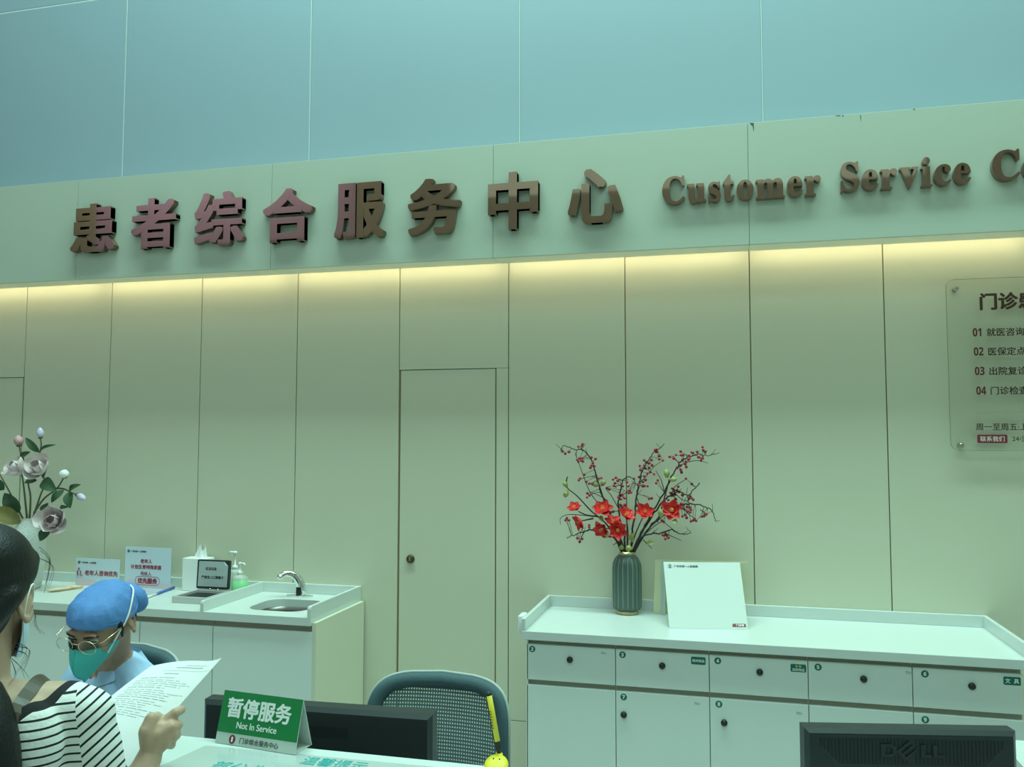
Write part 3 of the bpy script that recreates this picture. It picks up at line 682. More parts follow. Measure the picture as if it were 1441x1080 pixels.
magnolia_branch('magnolia branch in the middle with one large open flower and a lilac bud on top', [[(41, 740), (43, 700), (40, 680), (48, 662)], [(50, 655), (55, 640), (58, 628), (57, 618)]],
                [(54, 658, -.06, (.2, -.8, .5), .062, 2.3, .7)], [(57, 616, 0, (-.12, 0, 1), .058, .019, 'lilac')],
                [(55, 637, 36, 616, 0, .020, 'leaf'), (57, 635, 79, 626, 0, .010, 'leaf'), (52, 676, 34, 680, -.02, .016, 'leaf'), (62, 676, 66, 660, .01, .014, 'leaf')])
magnolia_branch('magnolia branch leaning right with a round white bud and a lilac bud', [[(43, 740), (52, 712), (60, 690), (70, 676)], [(48, 722), (62, 702), (80, 688), (90, 672)], [(72, 688), (88, 688), (100, 693), (110, 698)]],
                [], [(91, 671, -.01, (.25, -.55, .8), .044, .026, 'whiteplastic'), (109, 697, 0, (.85, -.1, -.35), .064, .019, 'lilac')],
                [(60, 676, 80, 692, -.02, .036, 'leaf'), (97, 692, 114, 682, 0, .017, 'leaf'), (90, 690, 72, 708, -.01, .022, 'leaf'), (98, 692, 99, 716, -.01, .028, 'leaf')])
magnolia_branch('magnolia branch drooping low right with one wide open mauve flower', [[(43, 738), (50, 728), (58, 726), (66, 730)]],
                [(74, 733, -.07, (.35, -.85, .25), .066, 3.1, .25)], [], [(62, 726, 68, 708, 0, .026, 'leaf'), (70, 745, 56, 762, -.03, .030, 'leaf'), (84, 716, 97, 714, 0, .012, 'leaf')])
magnolia_branch('magnolia branch at far left with dark and olive leaves', [[(37, 740), (28, 722), (12, 690), (-2, 665)]],
                [], [], [(28, 722, 6, 694, -.02, .040, 'leaf'), (30, 736, -8, 716, -.05, .045, 'leafbrown'), (22, 728, -6, 730, -.03, .028, 'leafbrown'), (6, 690, -12, 672, 0, .03, 'leaf')])

# ------------------------------------------------------------------ dark green fluted vase with red flowers and berries
GX, GY = -.380, -.098
t = thing('vase', 'dark green fluted vase with pale gold foot and rim, on right worktop', 'vase', (GX, GY, ZT))
z = ZT + .0005
B().lathe([(0, z), (.050, z), (.052, z + .003), (.052, z + .016), (.047, z + .019)], (GX, GY, 0), 40).build('foot', 'gold', t)
flute = lambda a, z_: 1.012 - .055 * abs(math.sin(9 * a)) ** .7 * min(1, max(0, (z + .272 - z_) / .02))
vb_ = B().lathe([(.048, z + .0185), (.062, z + .022), (.0685, z + .034), (.0695, z + .06), (.0695, z + .215), (.066, z + .240), (.055, z + .262), (.040, z + .276), (.038, z + .279)], (GX, GY, 0), 216, rfun=flute); vb_.m = [1 if (k % 216) % 12 in (0, 11) and 216 * 2 <= k < 216 * 6 else 0 for k in range(len(vb_.f))]; vb_.build('body', ['vasegreen', 'ridge'], t)
B().lathe([(.038, z + .2785), (.0395, z + .282), (.038, z + .286), (.034, z + .285), (.033, z + .24), (0, z + .23)], (GX, GY, 0), 36).build('rim', 'gold', t)
def gp(x, y, dy=0): return at_y(x, y, GY + dy)
bb = B().ell((0, 0, 0), (1, 1, 1), 12); b2 = B().ell((0, 0, 0), (.0070, .0070, .0068), 12); b2.ell((0, 0, .0062), (.0014, .0014, .0014), 6)
bmesh_berry = None
def berry_branch(label, main, twigs, berries, seed, dy):
    global bmesh_berry
    t = thing('berry_branch', label, 'berry branch', (GX, GY, z + .24), group='dark red berry branches in the green vase')
    rnd = random.Random(seed); b = B()
    def dp(q, i, n_): return gp(q[0], q[1], dy * i / max(1, n_ - 1))
    w = smooth_path([dp(q, i, len(main)) for i, q in enumerate(main)], 6); k = len(w)
    w = [p + V((rnd.uniform(-1, 1), rnd.uniform(-1, 1), rnd.uniform(-1, 1))) * (.0035 if 3 < i else 0) for i, p in enumerate(w)]
    b.tube(w, [.0052 - .0036 * i / k for i in range(k)], 7)
    for tw in twigs:
        wt_ = smooth_path([gp(q[0], q[1], dy * (.75 + .1 * i)) for i, q in enumerate(tw)], 5); b.tube(wt_, [.0024 - .0012 * i / len(wt_) for i in range(len(wt_))], 6)
    pts = []
    allp = w[k // 3:]
    for (x, y) in berries:
        p = gp(x + rnd.uniform(-.6, .6), y + rnd.uniform(-.6, .6), dy * .9 + rnd.uniform(-.018, .018)); pts.append(p)
        q = min(allp, key=lambda a: (a - p).length)
        if (q - p).length > .008: b.tube(smooth_path([q, q.lerp(p, .5) + V((rnd.uniform(-.006, .006), rnd.uniform(-.006, .006), rnd.uniform(-.004, .008))), p], 3), [.0014, .0013, .0012, .0012, .0011, .001, .001][:7], 5)
    for i in range(5):        # small bare side shoots
        q = allp[rnd.randrange(len(allp))]; d = V((rnd.uniform(-1, 1), rnd.uniform(-.6, .4), rnd.uniform(-.2, 1))).normalized()
        b.tube([q, q + d * .016 + V((0, 0, .002)), q + d * .030 + V((rnd.uniform(-.006, .006), 0, .008))], [.0015, .0013, .0008], 5)
    b.build('twig', 'twig', t)
    for p in pts:
        if bmesh_berry is None:
            o = b2.build('berry', 'berry', t, local=True); bmesh_berry = o.data
        else: o = bpy.data.objects.new('berry', bmesh_berry); C.objects.link(o); o.parent = t
        o.location = ROOT[t.name].inverted() @ p; o.rotation_euler = (rnd.uniform(-1, 1), rnd.uniform(-1, 1), rnd.uniform(0, 6)); s_ = rnd.uniform(.85, 1.12); o.scale = (s_, s_, s_)
def B4(*l): return [(760 + x / 4, 610 + y / 4) for x, y in l]     # enlarged-picture readings to photograph pixels
berry_branch('tall berry branch arching over at the upper left of the bouquet', B4((460, 670), (430, 600), (400, 470), (350, 350), (320, 250), (290, 160), (250, 100), (200, 90), (140, 70), (115, 95)),
    [B4((330, 400), (280, 330), (240, 230), (215, 160), (195, 110)), B4((380, 380), (330, 350), (280, 330))],
    B4((125, 103), (140, 116), (163, 106), (213, 75), (240, 62), (237, 74), (208, 148), (222, 142), (238, 140), (230, 155), (240, 158), (215, 160), (292, 138), (312, 143), (298, 165), (290, 180), (305, 187), (285, 195), (222, 252), (248, 235), (218, 265), (262, 275), (275, 285), (292, 282), (330, 255), (346, 253), (355, 290), (265, 340), (278, 348), (262, 360)), 1, -.05)
berry_branch('short berry branch in the middle between the two tall ones', B4((480, 670), (470, 560), (440, 440), (450, 340), (470, 260), (520, 250), (540, 290)),
    [B4((440, 420), (400, 350), (370, 310), (400, 300)), B4((450, 360), (500, 320), (530, 270))],
    B4((412, 262), (428, 252), (438, 270), (420, 280), (415, 298), (426, 300), (465, 300), (490, 278), (495, 300), (502, 322), (515, 335), (500, 338), (446, 352), (460, 345), (472, 360), (455, 370), (443, 360), (480, 405), (455, 405), (465, 415), (478, 368), (375, 312), (390, 316), (410, 440), (400, 445), (550, 292), (530, 258)), 2, -.02)
berry_branch('upright berry branch right of centre ending in a bare tip', B4((510, 670), (520, 560), (535, 440), (545, 330), (570, 230), (610, 150), (650, 100), (703, 62)),
    [B4((560, 280), (600, 240), (640, 190), (680, 160)), B4((540, 350), (555, 400), (550, 430))],
    B4((645, 95), (657, 92), (655, 106), (672, 128), (692, 155), (672, 145), (585, 150), (562, 182), (587, 180), (600, 165), (612, 170), (625, 148), (630, 180), (595, 200), (612, 195), (606, 225), (622, 218), (565, 205), (560, 245), (585, 240), (580, 275), (595, 265), (606, 300), (588, 298), (578, 300), (640, 230), (543, 400), (550, 410), (612, 368), (628, 365)), 3, .02)
berry_branch('long berry branch reaching to the upper right corner of the bouquet', B4((530, 670), (580, 540), (640, 430), (700, 330), (760, 210), (810, 145), (880, 120), (940, 125), (985, 118)),
    [B4((780, 185), (840, 160), (900, 155), (945, 170)), B4((700, 330), (680, 260), (650, 210))],
    B4((728, 130), (750, 132), (763, 120), (755, 140), (793, 102), (808, 120), (793, 122), (855, 105), (840, 125), (885, 103), (862, 110), (915, 76), (918, 96), (932, 104), (890, 136), (907, 140), (905, 155), (915, 140), (800, 150), (820, 160), (838, 150), (842, 140), (815, 175), (795, 180), (825, 190), (790, 208), (795, 222), (780, 165), (770, 195)), 4, -.03)
berry_branch('berry branch spreading to the middle right, thick with berries', B4((520, 670), (570, 560), (640, 450), (720, 360), (780, 330), (830, 350), (880, 300), (895, 285)),
    [B4((760, 340), (810, 380), (850, 370)), B4((740, 350), (760, 300), (820, 260))],
    B4((820, 256), (852, 284), (745, 310), (770, 320), (735, 335), (755, 325), (780, 330), (760, 345), (740, 350), (765, 370), (800, 350), (845, 355), (855, 365), (862, 375), (840, 370), (795, 395), (810, 400), (825, 415), (845, 420), (660, 262), (655, 280), (700, 380), (720, 375), (690, 400), (780, 300), (770, 390)), 5, .0)
berry_branch('berry branch bending down at the far right of the bouquet', B4((530, 670), (600, 550), (700, 450), (780, 410), (860, 400), (930, 415), (970, 440), (985, 490)),
    [B4((800, 410), (830, 450), (870, 480)), B4((900, 430), (940, 460), (900, 475))],
    B4((800, 425), (815, 430), (830, 440), (845, 445), (815, 460), (800, 470), (825, 475), (850, 495), (868, 480), (880, 492), (862, 490), (925, 465), (940, 455), (928, 455), (835, 415), (850, 430), (790, 420), (912, 470), (685, 490), (695, 500)), 6, -.04)
berry_branch('low bare berry branch at right just above the vase', B4((520, 665), (560, 600), (600, 570), (670, 565), (740, 545), (800, 570), (850, 562)),
    [B4((700, 560), (740, 580), (795, 605)), B4((580, 600), (610, 630), (630, 650)), B4((600, 560), (680, 500), (720, 520), (770, 560))],
    B4((700, 575), (715, 580), (722, 590), (708, 598), (690, 572), (712, 570)), 7, -.05)
berry_branch('low berry branch reaching left under the red flowers', B4((470, 665), (420, 590), (350, 580), (290, 545), (230, 560), (190, 575), (150, 590)),
    [B4((300, 470), (220, 460), (150, 460), (115, 480), (115, 515)), B4((250, 555), (230, 590), (225, 610)), B4((440, 610), (420, 625), (410, 630))],
    B4((145, 488), (160, 490), (152, 480), (275, 517), (278, 530), (213, 592), (236, 594), (222, 614)), 8, -.07)
def red_flower(par, c, face, R_, seed, n=6):
    R_ *= 1.14; rnd = random.Random(seed); b = B(); face = V(face).normalized(); a0 = face.cross(V((.2, .3, 1))).normalized(); a1 = face.cross(a0); base = V(c) - face * R_ * .3
    for k in range(n):
        a = 2 * math.pi * k / n + seed + rnd.uniform(-.12, .12); s_ = a0 * math.cos(a) + a1 * math.sin(a)
        petal(b, base + s_ * R_ * .06, face * rnd.uniform(.62, 1.0) + s_ * rnd.uniform(.62, .9), face - s_ * .5, R_ * rnd.uniform(.9, 1.15), R_ * .42, R_ * .16, 0, point=.85, curl=-R_ * .10)
    f = b.build('flower', 'redpetal', par); c_ = B().ell(base + face * R_ * .25, (R_ * .17,) * 3, 10)
    for k in range(7): a = k * .9; c_.tube([base + face * R_ * .2, base + face * R_ * .62 + (a0 * math.cos(a) + a1 * math.sin(a)) * R_ * .16], .0012, 5)
    c_.build('stamens', 'orangecentre', f)
def flower_branch(label, stems, flowers, buds, leaves=()):
    t = thing('red_flower_stem', label, 'flower stem', (GX, GY, z + .24), group='red flower stems in the green vase'); b = B()
    for st in stems:
        k = len(st); w = smooth_path([gp(q[0], q[1], q[2] if len(q) > 2 else -.03 * i / (k - 1)) for i, q in enumerate(st)], 5); b.tube(w, [.004 - .0018 * i / len(w) for i in range(len(w))], 7)
    b.build('stem', 'twig', t)
    for (x, y, dy, fc_, R_, sd) in flowers: red_flower(t, gp(760 + x / 4, 610 + y / 4, dy), fc_, R_, sd)
    for (x, y, dy, d, L, W) in buds: bud(t, gp(760 + x / 4, 610 + y / 4, dy), d, L, W, 'greenbud', cupm='greenbud')
    for (x, y, x2, y2, dy) in leaves:
        lb = B(); leaf(lb, gp(760 + x / 4, 610 + y / 4, dy), gp(760 + x2 / 4, 610 + y2 / 4, dy - .02), V((.2, -1, .4)), .012); lb.build('leaf', 'greenbud', t)
flower_branch('red flower stem leaning far left with two flowers and green buds at its tip', [B4((460, 665), (380, 520), (290, 440), (210, 355), (160, 315), (145, 290)), B4((330, 470), (260, 460), (215, 440)), B4((300, 480), (250, 490), (220, 495)), B4((150, 300), (148, 270), (155, 245))],
    [(193, 420, -.05, (0.01, -0.60, 0.91), 0.035, 0.4), (222, 498, -.07, (-0.64, -0.60, -0.38), 0.039, 1.3)], [(150, 300, -.03, (-.4, 0, .6), .030, .012), (150, 325, -.03, (-.3, 0, -1), .034, .014)])
flower_branch('red flower stem with one big bloom above the left cluster and a bud behind', [B4((465, 665), (420, 560), (380, 460), (350, 430)), B4((390, 480), (360, 380), (340, 310))],
    [(350, 425, -.06, (0.14, -0.72, 0.74), 0.048, .2)], [(325, 292, -.02, (-0.73, -0.16, 0.20), 0.031, .014), (346, 290, -.02, (0.71, -0.16, 0.74), 0.028, .012)])
flower_branch('red flower stem with a low cluster of three blooms above the vase', [B4((475, 668), (440, 600), (400, 540), (350, 540)), B4((470, 640), (440, 560), (425, 540)), B4((460, 620), (420, 520), (410, 500))],
    [(345, 543, -.08, (-0.22, -0.64, -0.22), 0.042, 2.0), (438, 545, -.09, (0.08, -0.72, -0.04), 0.044, .9), (408, 500, -.06, (0.32, -0.64, 1.05), 0.042, 3.0)], [(350, 490, -.05, (-.3, -.3, .7), .026, .010)], [(370, 560, 380, 590, -.07)])
flower_branch('red flower stem with one deep red bloom at the centre', [B4((490, 668), (495, 560), (485, 470))],
    [(485, 458, -.06, (0.55, -0.60, 0.79), 0.042, 1.7)], [(520, 610, -.05, (.1, -.2, 1), .024, .010)], [(500, 600, 530, 560, -.05)])
flower_branch('red flower stem with one bloom right of the centre', [B4((505, 668), (540, 560), (585, 460))],
    [(592, 442, -.06, (0.09, -0.68, 0.41), 0.043, 2.6)], [(500, 655, -.08, (0, -.6, .5), .026, .015), (462, 650, -.07, (-.2, -.5, .6), .022, .011)])
flower_branch('red flower stem at right with a bloom, a green bud and a bud high above', [B4((530, 668), (610, 540), (690, 470), (735, 440)), B4((660, 500), (690, 400), (720, 290), (725, 260))],
    [(742, 432, -.06, (-0.21, -0.68, 0.12), 0.049, .5)], [(685, 470, -.05, (-.2, -.2, 1), .040, .014), (715, 245, -.03, (-.1, 0, .8), .036, .014), (735, 262, -.05, (0.86, -0.24, 0.10), 0.031, .012)], [(745, 490, 775, 510, -.06), (600, 620, 650, 620, -.04)])

# ------------------------------------------------------------------ white tent board with pale yellow card on the right worktop
def slab(b, p, th, mi=0):
    p = [V(q) for q in p]; n_ = (p[1] - p[0]).cross(p[3] - p[0]).normalized() * th
    b.add(p + [q - n_ for q in p], [[0, 1, 2, 3], [7, 6, 5, 4], [1, 0, 4, 5], [2, 1, 5, 6], [3, 2, 6, 7], [0, 3, 7, 4]], mi); return b
zz = ZT + .0008
BL, BR = at_z(942, 884.5, zz), at_z(1053, 886.5, zz)
TL = at_y(933.5, 791, -.165); _n = (BR - BL).cross(TL - BL); _d = ray(1041, 792); TR = CAM + _d * ((BL - CAM).dot(_n) / _d.dot(_n))
t = thing('tent_board', 'blank white tent board with small logo and maroon tag, beside green vase', 'sign board', ((BL.x + BR.x) / 2, -.2, ZT))
fp = slab(B(), [BL, BR, TR, TL], .005); ux = (BR - BL).normalized(); w_ = (BR - BL).length; uy = ((TL - BL) - ux * (TL - BL).dot(ux)).normalized(); hgt = (TL - BL).length; nn = ux.cross(uy)
T = frame(BL, ux, uy); shx = (TL - BL).dot(ux) / hgt
f_ = fp.build('front_panel', 'paperback', t)
lg = B(); o = T @ V((.028 + shx * hgt * .93, hgt * .93, .0003))
lg.prism([(.010 * math.cos(a * .2618), .010 * math.sin(a * .2618)) for a in range(24)], .0003, .0008, 0, T=frame(o, ux, uy), holes=[[(.0085 * math.cos(-a * .2618), .0085 * math.sin(-a * .2618)) for a in range(24)]])
lg.prism(rrect(-.0035, .0035, -.0065, .0065, .002, 3), .0003, .0008, 0, T=frame(o, ux, uy)); lg.text('广州市第一人民医院', o + ux * .018 - uy * .0045, ux, uy, em=.0122, mi=0, bold=.05); lg.build('printed_logo', 'txtdg', f_)
tg = B(); o = T @ V((w_ - .066, .011, .0003)); tg.prism([(0, 0), (.058, 0), (.058, .015), (.004, .015), (0, .010)], .0003, .0008, 0, T=frame(o, ux, uy)); tg.text('门诊部', o + ux * .016 + uy * .003 + nn * .0008, ux, uy, em=.0115, mi=1, bold=.02); tg.build('printed_tag', ['maroon', 'txtw'], f_)
YBL, YTL, YTR = at_z(919.5, 864, zz), at_y(922, 788.5, -.105), at_y(1051.5, 791.5, -.080); YBR = at_z(1047, 868, zz)
slab(B(), [YBL, YBR, YTR, YTL], .003).build('yellow_card', 'yellowcard', t)
slab(B(), [YBL + V((.035, -.006, 0)), YBL + V((.055, -.03, 0)), YTL + V((.05, -.012, -.004)), YTL + V((.028, -.006, -.004))], .003).build('inner_flap', 'paperback', t)

# ------------------------------------------------------------------ clear notice board on the wall
nx0, nx1, nz0, nz1, ny = 1.066, 1.76, 1.640, 2.413, -.036
t = thing('notice_board', 'clear acrylic notice board with dark Chinese lettering on steel standoffs', 'notice board', ((nx0 + nx1) / 2, 0, nz0))
T = frame((0, ny, 0), XA, ZA)
B().prism(rrect(nx0, nx1, nz0, nz1, .035, 8), -.004, .004, 0, T=T).build('panel', 'acrylic', t)
ed = B(); o_ = rrect(nx0 - .0005, nx1 + .0005, nz0 - .0005, nz1 + .0005, .0355, 8)
ed.prism(o_, -.0042, .0042, 0, T=T, holes=[rrect(nx0 + .0008, nx1 - .0008, nz0 + .0008, nz1 - .0008, .034, 8)[::-1]]); ed.build('panel_edge', 'acryliced', t)
for sx_, sz_ in ((1.108, 2.371), (1.109, 1.664), (1.718, 2.371), (1.718, 1.664)):
    B().cyl((sx_, -.001, sz_), (sx_, ny - .012, sz_), .0095).cyl((sx_, ny - .0118, sz_), (sx_, ny - .014, sz_), .0095, .007).build('standoff', 'steeldark' if 'steeldark' in M else 'steel', t)
tb = B(); yy = ny - .0043
def nt_(body, px, py, em, mi, bold=.0, sx=1):
    p = at_y(px, py, yy); bbx = glyphs(body, bold)[2]
    tb.text(body, (p.x, yy, p.z - (bbx[2] + bbx[3]) / 2 * em), XA, ZA, em=em, mi=mi, bold=bold, sx=sx, depth=.0005)
nt_('门诊患者', 1377, 425, .079, 0, .040)
for k, (px, py, tx) in enumerate(((1388, 468, '就医咨询服务'), (1389.5, 495, '医保定点服务'), (1391, 522.5, '出院复诊预约'), (1393, 550, '门诊检查预约'))):
    nt_(boldsans('0%d' % (k + 1)), px - 19.5, py, .050, 1, .012, .72); nt_(tx, px, py, .0385, 0, .02)
nt_('周一至周五:上午', 1373, 601, .0335, 0, .018); nt_('24小时', 1424, 617.5, .029, 0, .008)
p0, p1 = at_y(1375, 612, yy), at_y(1418, 624, yy); tb.prism(rrect(p0.x, p1.x, p1.z, p0.z, .005, 3), .0, .0004, 2, T=frame((0, yy, 0), XA, ZA))
p = at_y(1379.5, 618, yy); tb.text('联系我们', ((p0.x + p1.x) / 2, yy - .0004, (p0.z + p1.z) / 2), XA, ZA, em=.0250, align='C', mi=3, depth=.0006)
p = at_y(1374, 581, yy); tb.box(p.x, nx1 - .08, yy - .0004, yy, p.z - .0011, p.z + .0011, 4); tb.build('lettering', ['txtbr', 'digit', 'maroon', 'txtw', 'txtg'], t)

# ------------------------------------------------------------------ reception counter, desks, monitors
ZC, CYF = 1.02, -2.455
t = thing('reception_counter', 'white reception counter ledge with teal printing in the foreground', 'counter', (-.4, -2.7, 0))
B().box(-3.2, 1.9, -2.83, CYF, ZC - .035, ZC, 0, .002).build('ledge', 'top', t); B().box(-3.2, 1.9, -2.76, -2.50, 0, ZC - .036).build('front_panel', 'white', t)
for body, px, py, em in (('部分业务办理', 291, 1082, .050), ('温馨提示', 420, 1074.5, .046)):
    p = at_z(px, py, ZC + .0004); B().text(body, (p.x, p.y, ZC), XA, YA, em=em, depth=.0005, sx=.80, bold=.006).build('printed_heading', 'tealtext', t)
sh = [at_z(*q, ZC + .0002) for q in ((243, 1063), (290, 1049.5))]
fl = B().prism([(sh[0].x - .02, -2.80), (.05, -2.80), (.05, -2.478), (sh[1].x, sh[1].y)], 0, .0003, 0, T=Matrix.Translation((0, 0, ZC + .00005))); fl.build('clear_film', 'film', t)
ZD = .70
for nm, lab, x0, x1, y0, y1, zd in (('desk', 'pale work desk behind the counter, carrying the wide monitor', -2.6, -.20, CYF - .02, -2.09, ZD), ('desk', 'pale work desk behind the counter, carrying the monitor with the maker logo', -.18, .86, CYF - .02, -1.76, ZD), ('side_desk', 'white side desk at right behind the branded monitor', .90, 1.62, -2.44, -1.168, .75)):
    t = thing(nm, lab, 'desk', ((x0 + x1) / 2, (y0 + y1) / 2, 0)); B().box(x0, x1, y0, y1, zd - .03, zd, 0, .002).build('desk_top', 'top', t)
    for xx in (x0 + .03, x1 - .06): B().box(xx, xx + .03, y0 + .02, y1 - .04, 0, zd - .031, 0).build('end_panel', 'white', t)
def monitor(label, L, Rr, w_extra, hgt, brand):
    """L, Rr far top corners"""
    L, Rr = V(L), V(Rr); a = math.atan2(Rr.y - L.y, Rr.x - L.x); w = (Rr - L).length; mid = (L + Rr) / 2
    t = thing('monitor', label, 'monitor', (mid.x, mid.y, ZD), a); top = L.z - ZD; z0 = top - hgt; d = .050
    b = B()
    hw = w / 2
    def rect(y, e, eb=None): return [(-hw + e, y, z0 + (e if eb is None else eb)), (hw - e, y, z0 + (e if eb is None else eb)), (hw - e, y, top - e), (-hw + e, y, top - e)]
    rs = [rect(0, .002), rect(-.003, 0), rect(-.040, .0), rect(-d, .010)]
    vs = [p for r_ in rs for p in r_]; fs = [[3, 2, 1, 0]] + [[i * 4 + j, i * 4 + (j + 1) % 4, (i + 1) * 4 + (j + 1) % 4, (i + 1) * 4 + j] for i in range(3) for j in range(4)]
    b.add(vs, fs, 0); b.add(rs[-1], [[0, 1, 2, 3]], 1)
    b.build('housing', ['blackgrey', 'blackmatte'], t, local=True)
    B().box(-hw + .012, hw - .012, .0002, .0012, z0 + .016, top - .012).build('screen', 'screen', t, local=True)
    s_ = B()
    if brand:
        e = .020
        for sgn in (-1, 1):
            for k in range(24):
                x = sgn * (.012 + k * .0087); hi = top - .022; lo = max(z0 + .10, top - .075 - .0 * k); lo = top - .024 - min(.055, max(.0, (.232 - abs(x)) * .85))
                s_.box(x - .0018, x + .0018, -d - .0008, -d + .001, lo, hi, 0)
        s_.build('vents', 'vent', t, local=True)
        rg = B().prism([(-hw + .014, top - .014), (hw - .014, top - .014), (hw - .075, top - .085), (-hw + .075, top - .085)], d - .001, d + .0004, 0, T=frame((0, 0, 0), XA, ZA), holes=[[(-hw + .018, top - .0165), (-hw + .0765, top - .0825), (hw - .0765, top - .0825), (hw - .018, top - .0165)]])
        rg.build('vent_border', 'blackgrey', t, local=True)
        lg = B(); zb = top - .062; H = .030
        lg.prism([(-.072, zb), (-.048, zb), (-.036, zb + .007), (-.036, zb + H - .007), (-.048, zb + H), (-.072, zb + H)], d, d + .003, 0, T=frame((0, 0, 0), XA, ZA), holes=[[(-.063, zb + .007), (-.063, zb + H - .007), (-.050, zb + H - .007), (-.045, zb + H - .010), (-.045, zb + .010), (-.050, zb + .007)]])
        ang = R(38); Te = frame((0, 0, 0), XA, ZA) @ Matrix.Translation((-.010, zb + H / 2, 0)) @ Matrix.Rotation(ang, 4, 'Z')
        for q0, q1, q2, q3 in ((-.020, -.012, -.015, .015), (-.012, .018, .009, .015), (-.012, .018, -.003, .003), (-.012, .018, -.015, -.009)): lg.prism([(q0, q2), (q1, q2), (q1, q3), (q0, q3)], d, d + .003, 0, T=Te)
        for x in (.022, .050): lg.prism([(x, zb), (x + .024, zb), (x + .024, zb + .007), (x + .009, zb + .007), (x + .009, zb + H), (x, zb + H)], d, d + .003, 0, T=frame((0, 0, 0), XA, ZA))
        lg.build('raised_logo', 'black', t, local=True)
    else:
        for k in range(34): x = -.075 + .0048 * k; s_.box(x, x + .003, -d - .0008, -d + .002, top - .068, top - .042, 0)
        s_.box(-.08, .09, -d - .0004, -d + .001, top - .070, top - .040, 1)
        s_.build('vents', ['vent', 'blackmatte'], t, local=True)
    B().box(-.025, .025, -d - .022, -d + .002, .01, z0 + .16, 0, .004, 3).build('stand', 'blackgrey', t, local=True)
    B().box(-.10, .10, -d - .05, .10, .0006, .012, 0, .004, 3).build('stand_base', 'blackgrey', t, local=True)
monitor('wide black monitor seen from behind, left of the mesh chair', at_z(301, 977, 1.06), at_z(616, 998.5, 1.06), 0, .33, False)
monitor('black monitor with raised maker logo seen from behind, at lower right', at_z(1124.5, 1016, 1.0), at_z(1416, 1021, 1.0), 0, .28, True)

# green tent sign on the counter
P0, P1 = at_z(302.5, 1045.5, ZC + .001), at_z(415, 1063, ZC + .001)
ang = math.atan2(P1.y - P0.y, P1.x - P0.x); w = (P1 - P0).length; dep, hh = .064, .108
t = thing('tent_sign', 'green and white folded Not In Service tent sign on the counter', 'sign', (P0.x, P0.y, ZC), ang)
fr, ap, bk = V((0, 0, .001)), V((0, dep * .46, hh)), V((0, dep, .001)); sl = (ap - fr).length; uf = (ap - fr).normalized()
sh = B(); sh.prism([(fr.y, fr.z), (ap.y, ap.z), (bk.y, bk.z), (bk.y - .0024, bk.z), (ap.y, ap.z - .0045), (fr.y + .0024, fr.z)], 0, w, 0, T=Matrix(((0, 0, 1, 0), (1, 0, 0, 0), (0, 1, 0, 0), (0, 0, 0, 1))))
sh.box(.001, w - .001, .0035, dep - .0035, .0003, .0016); sh.build('folded_card', 'paperback', t, local=True)
Tf = frame(fr, XA, uf); nf = XA.cross(uf)
gf = B().prism([(.0005, sl * .215), (w - .0005, sl * .215), (w - .0005, sl - .0004), (.0005, sl - .0004)], .0002, .0006, 0, T=Tf)
gf.text('暂停服务', Tf @ V((w * .075, sl * .545, .0006)), XA, uf, em=.0425, mi=1, bold=.032); gf.text('Not In Service', Tf @ V((w * .235, sl * .315, .0006)), XA, uf, box=(w * .50, sl * .125), mi=1, bold=.01)
gf.build('green_print', ['green', 'txtw'], t, local=True)
g2 = B(); o = Tf @ V((w * .21, sl * .105, .0003)); g2.prism([(.0082 * math.cos(a * .2618), .0092 * math.sin(a * .2618)) for a in range(24)], 0, .0005, 0, T=frame(o, XA, uf))
g2.prism(rrect(-.0022, .0022, -.0055, .0055, .0015, 3), .0005, .0009, 1, T=frame(o, XA, uf))
g2.text('门诊综合服务中心', Tf @ V((w * .30, sl * .060, .0003)), XA, uf, em=.0128, mi=2, depth=.0004, bold=.02); g2.build('printed_footer', ['maroon', 'txtw', 'txtdg'], t, local=True)

# smiley pen holder and pen
hx, hy_ = -.3835, -2.495
t = thing('pen_holder', 'yellow smiling face pen holder on the counter edge', 'pen holder', (hx, hy_, ZC))
Tp = Matrix.Translation((hx, hy_, ZC + .0165)) @ Matrix.Rotation(R(30), 4, 'X')
B().lathe([(0, -.007), (.018, -.007), (.0235, -.003), (.0248, .002), (.0235, .007), (.017, .0105), (.008, .012), (0, .0125)], (0, 0, 0), 36, T=Tp).build('face', 'smiley', t)
B().lathe([(0, ZC + .0005), (.016, ZC + .0005), (.016, ZC + .004), (.011, ZC + .013), (0, ZC + .014)], (hx, hy_, 0), 24).build('foot', 'smiley', t)
ey = B()
for dx in (-.0062, .0062): ey.ell((dx, .0075, .0122), (.0015, .0021, .0008), 8, T=Tp)
ey.tube([Tp @ V((.0135 * math.cos(a), .001 - .0115 * math.sin(a), .0100 - .0010 * math.sin(a))) for a in [R(x_) for x_ in range(-8, 196, 12)]], .0009, 5); ey.build('eyes_and_smile', 'black', t)
B().cyl((hx + .001, hy_ + .014, ZC + .012), (hx + .001, hy_ + .018, ZC + .036), .0085, .007).build('socket', 'smiley', t)
pt = at_y(687, 974, -2.478); pbm = V((hx + .001, hy_ + .018, ZC + .0365))
t = thing('pen', 'yellow and black ballpoint pen leaning upright in the smiling holder', 'pen', pbm)
q = lambda f: pbm.lerp(pt, f); dr = (pt - pbm).normalized(); sd = dr.cross(V((0, 1, 0))).normalized(); fr_ = sd.cross(dr).normalized()
if fr_.y > 0: fr_ = -fr_
B().tube([q(0), q(.06), q(.1), q(.95), q(.985), q(1)], [.0045, .006, .0068, .0068, .006, .003], 14).build('barrel', 'spring', t)
sl_ = B(); off = fr_ * .0026 - sd * .0014; sl_.tube([q(.20) + off, q(.94) + off], .0058, 14); tx_ = glyphs('0.5', .02)
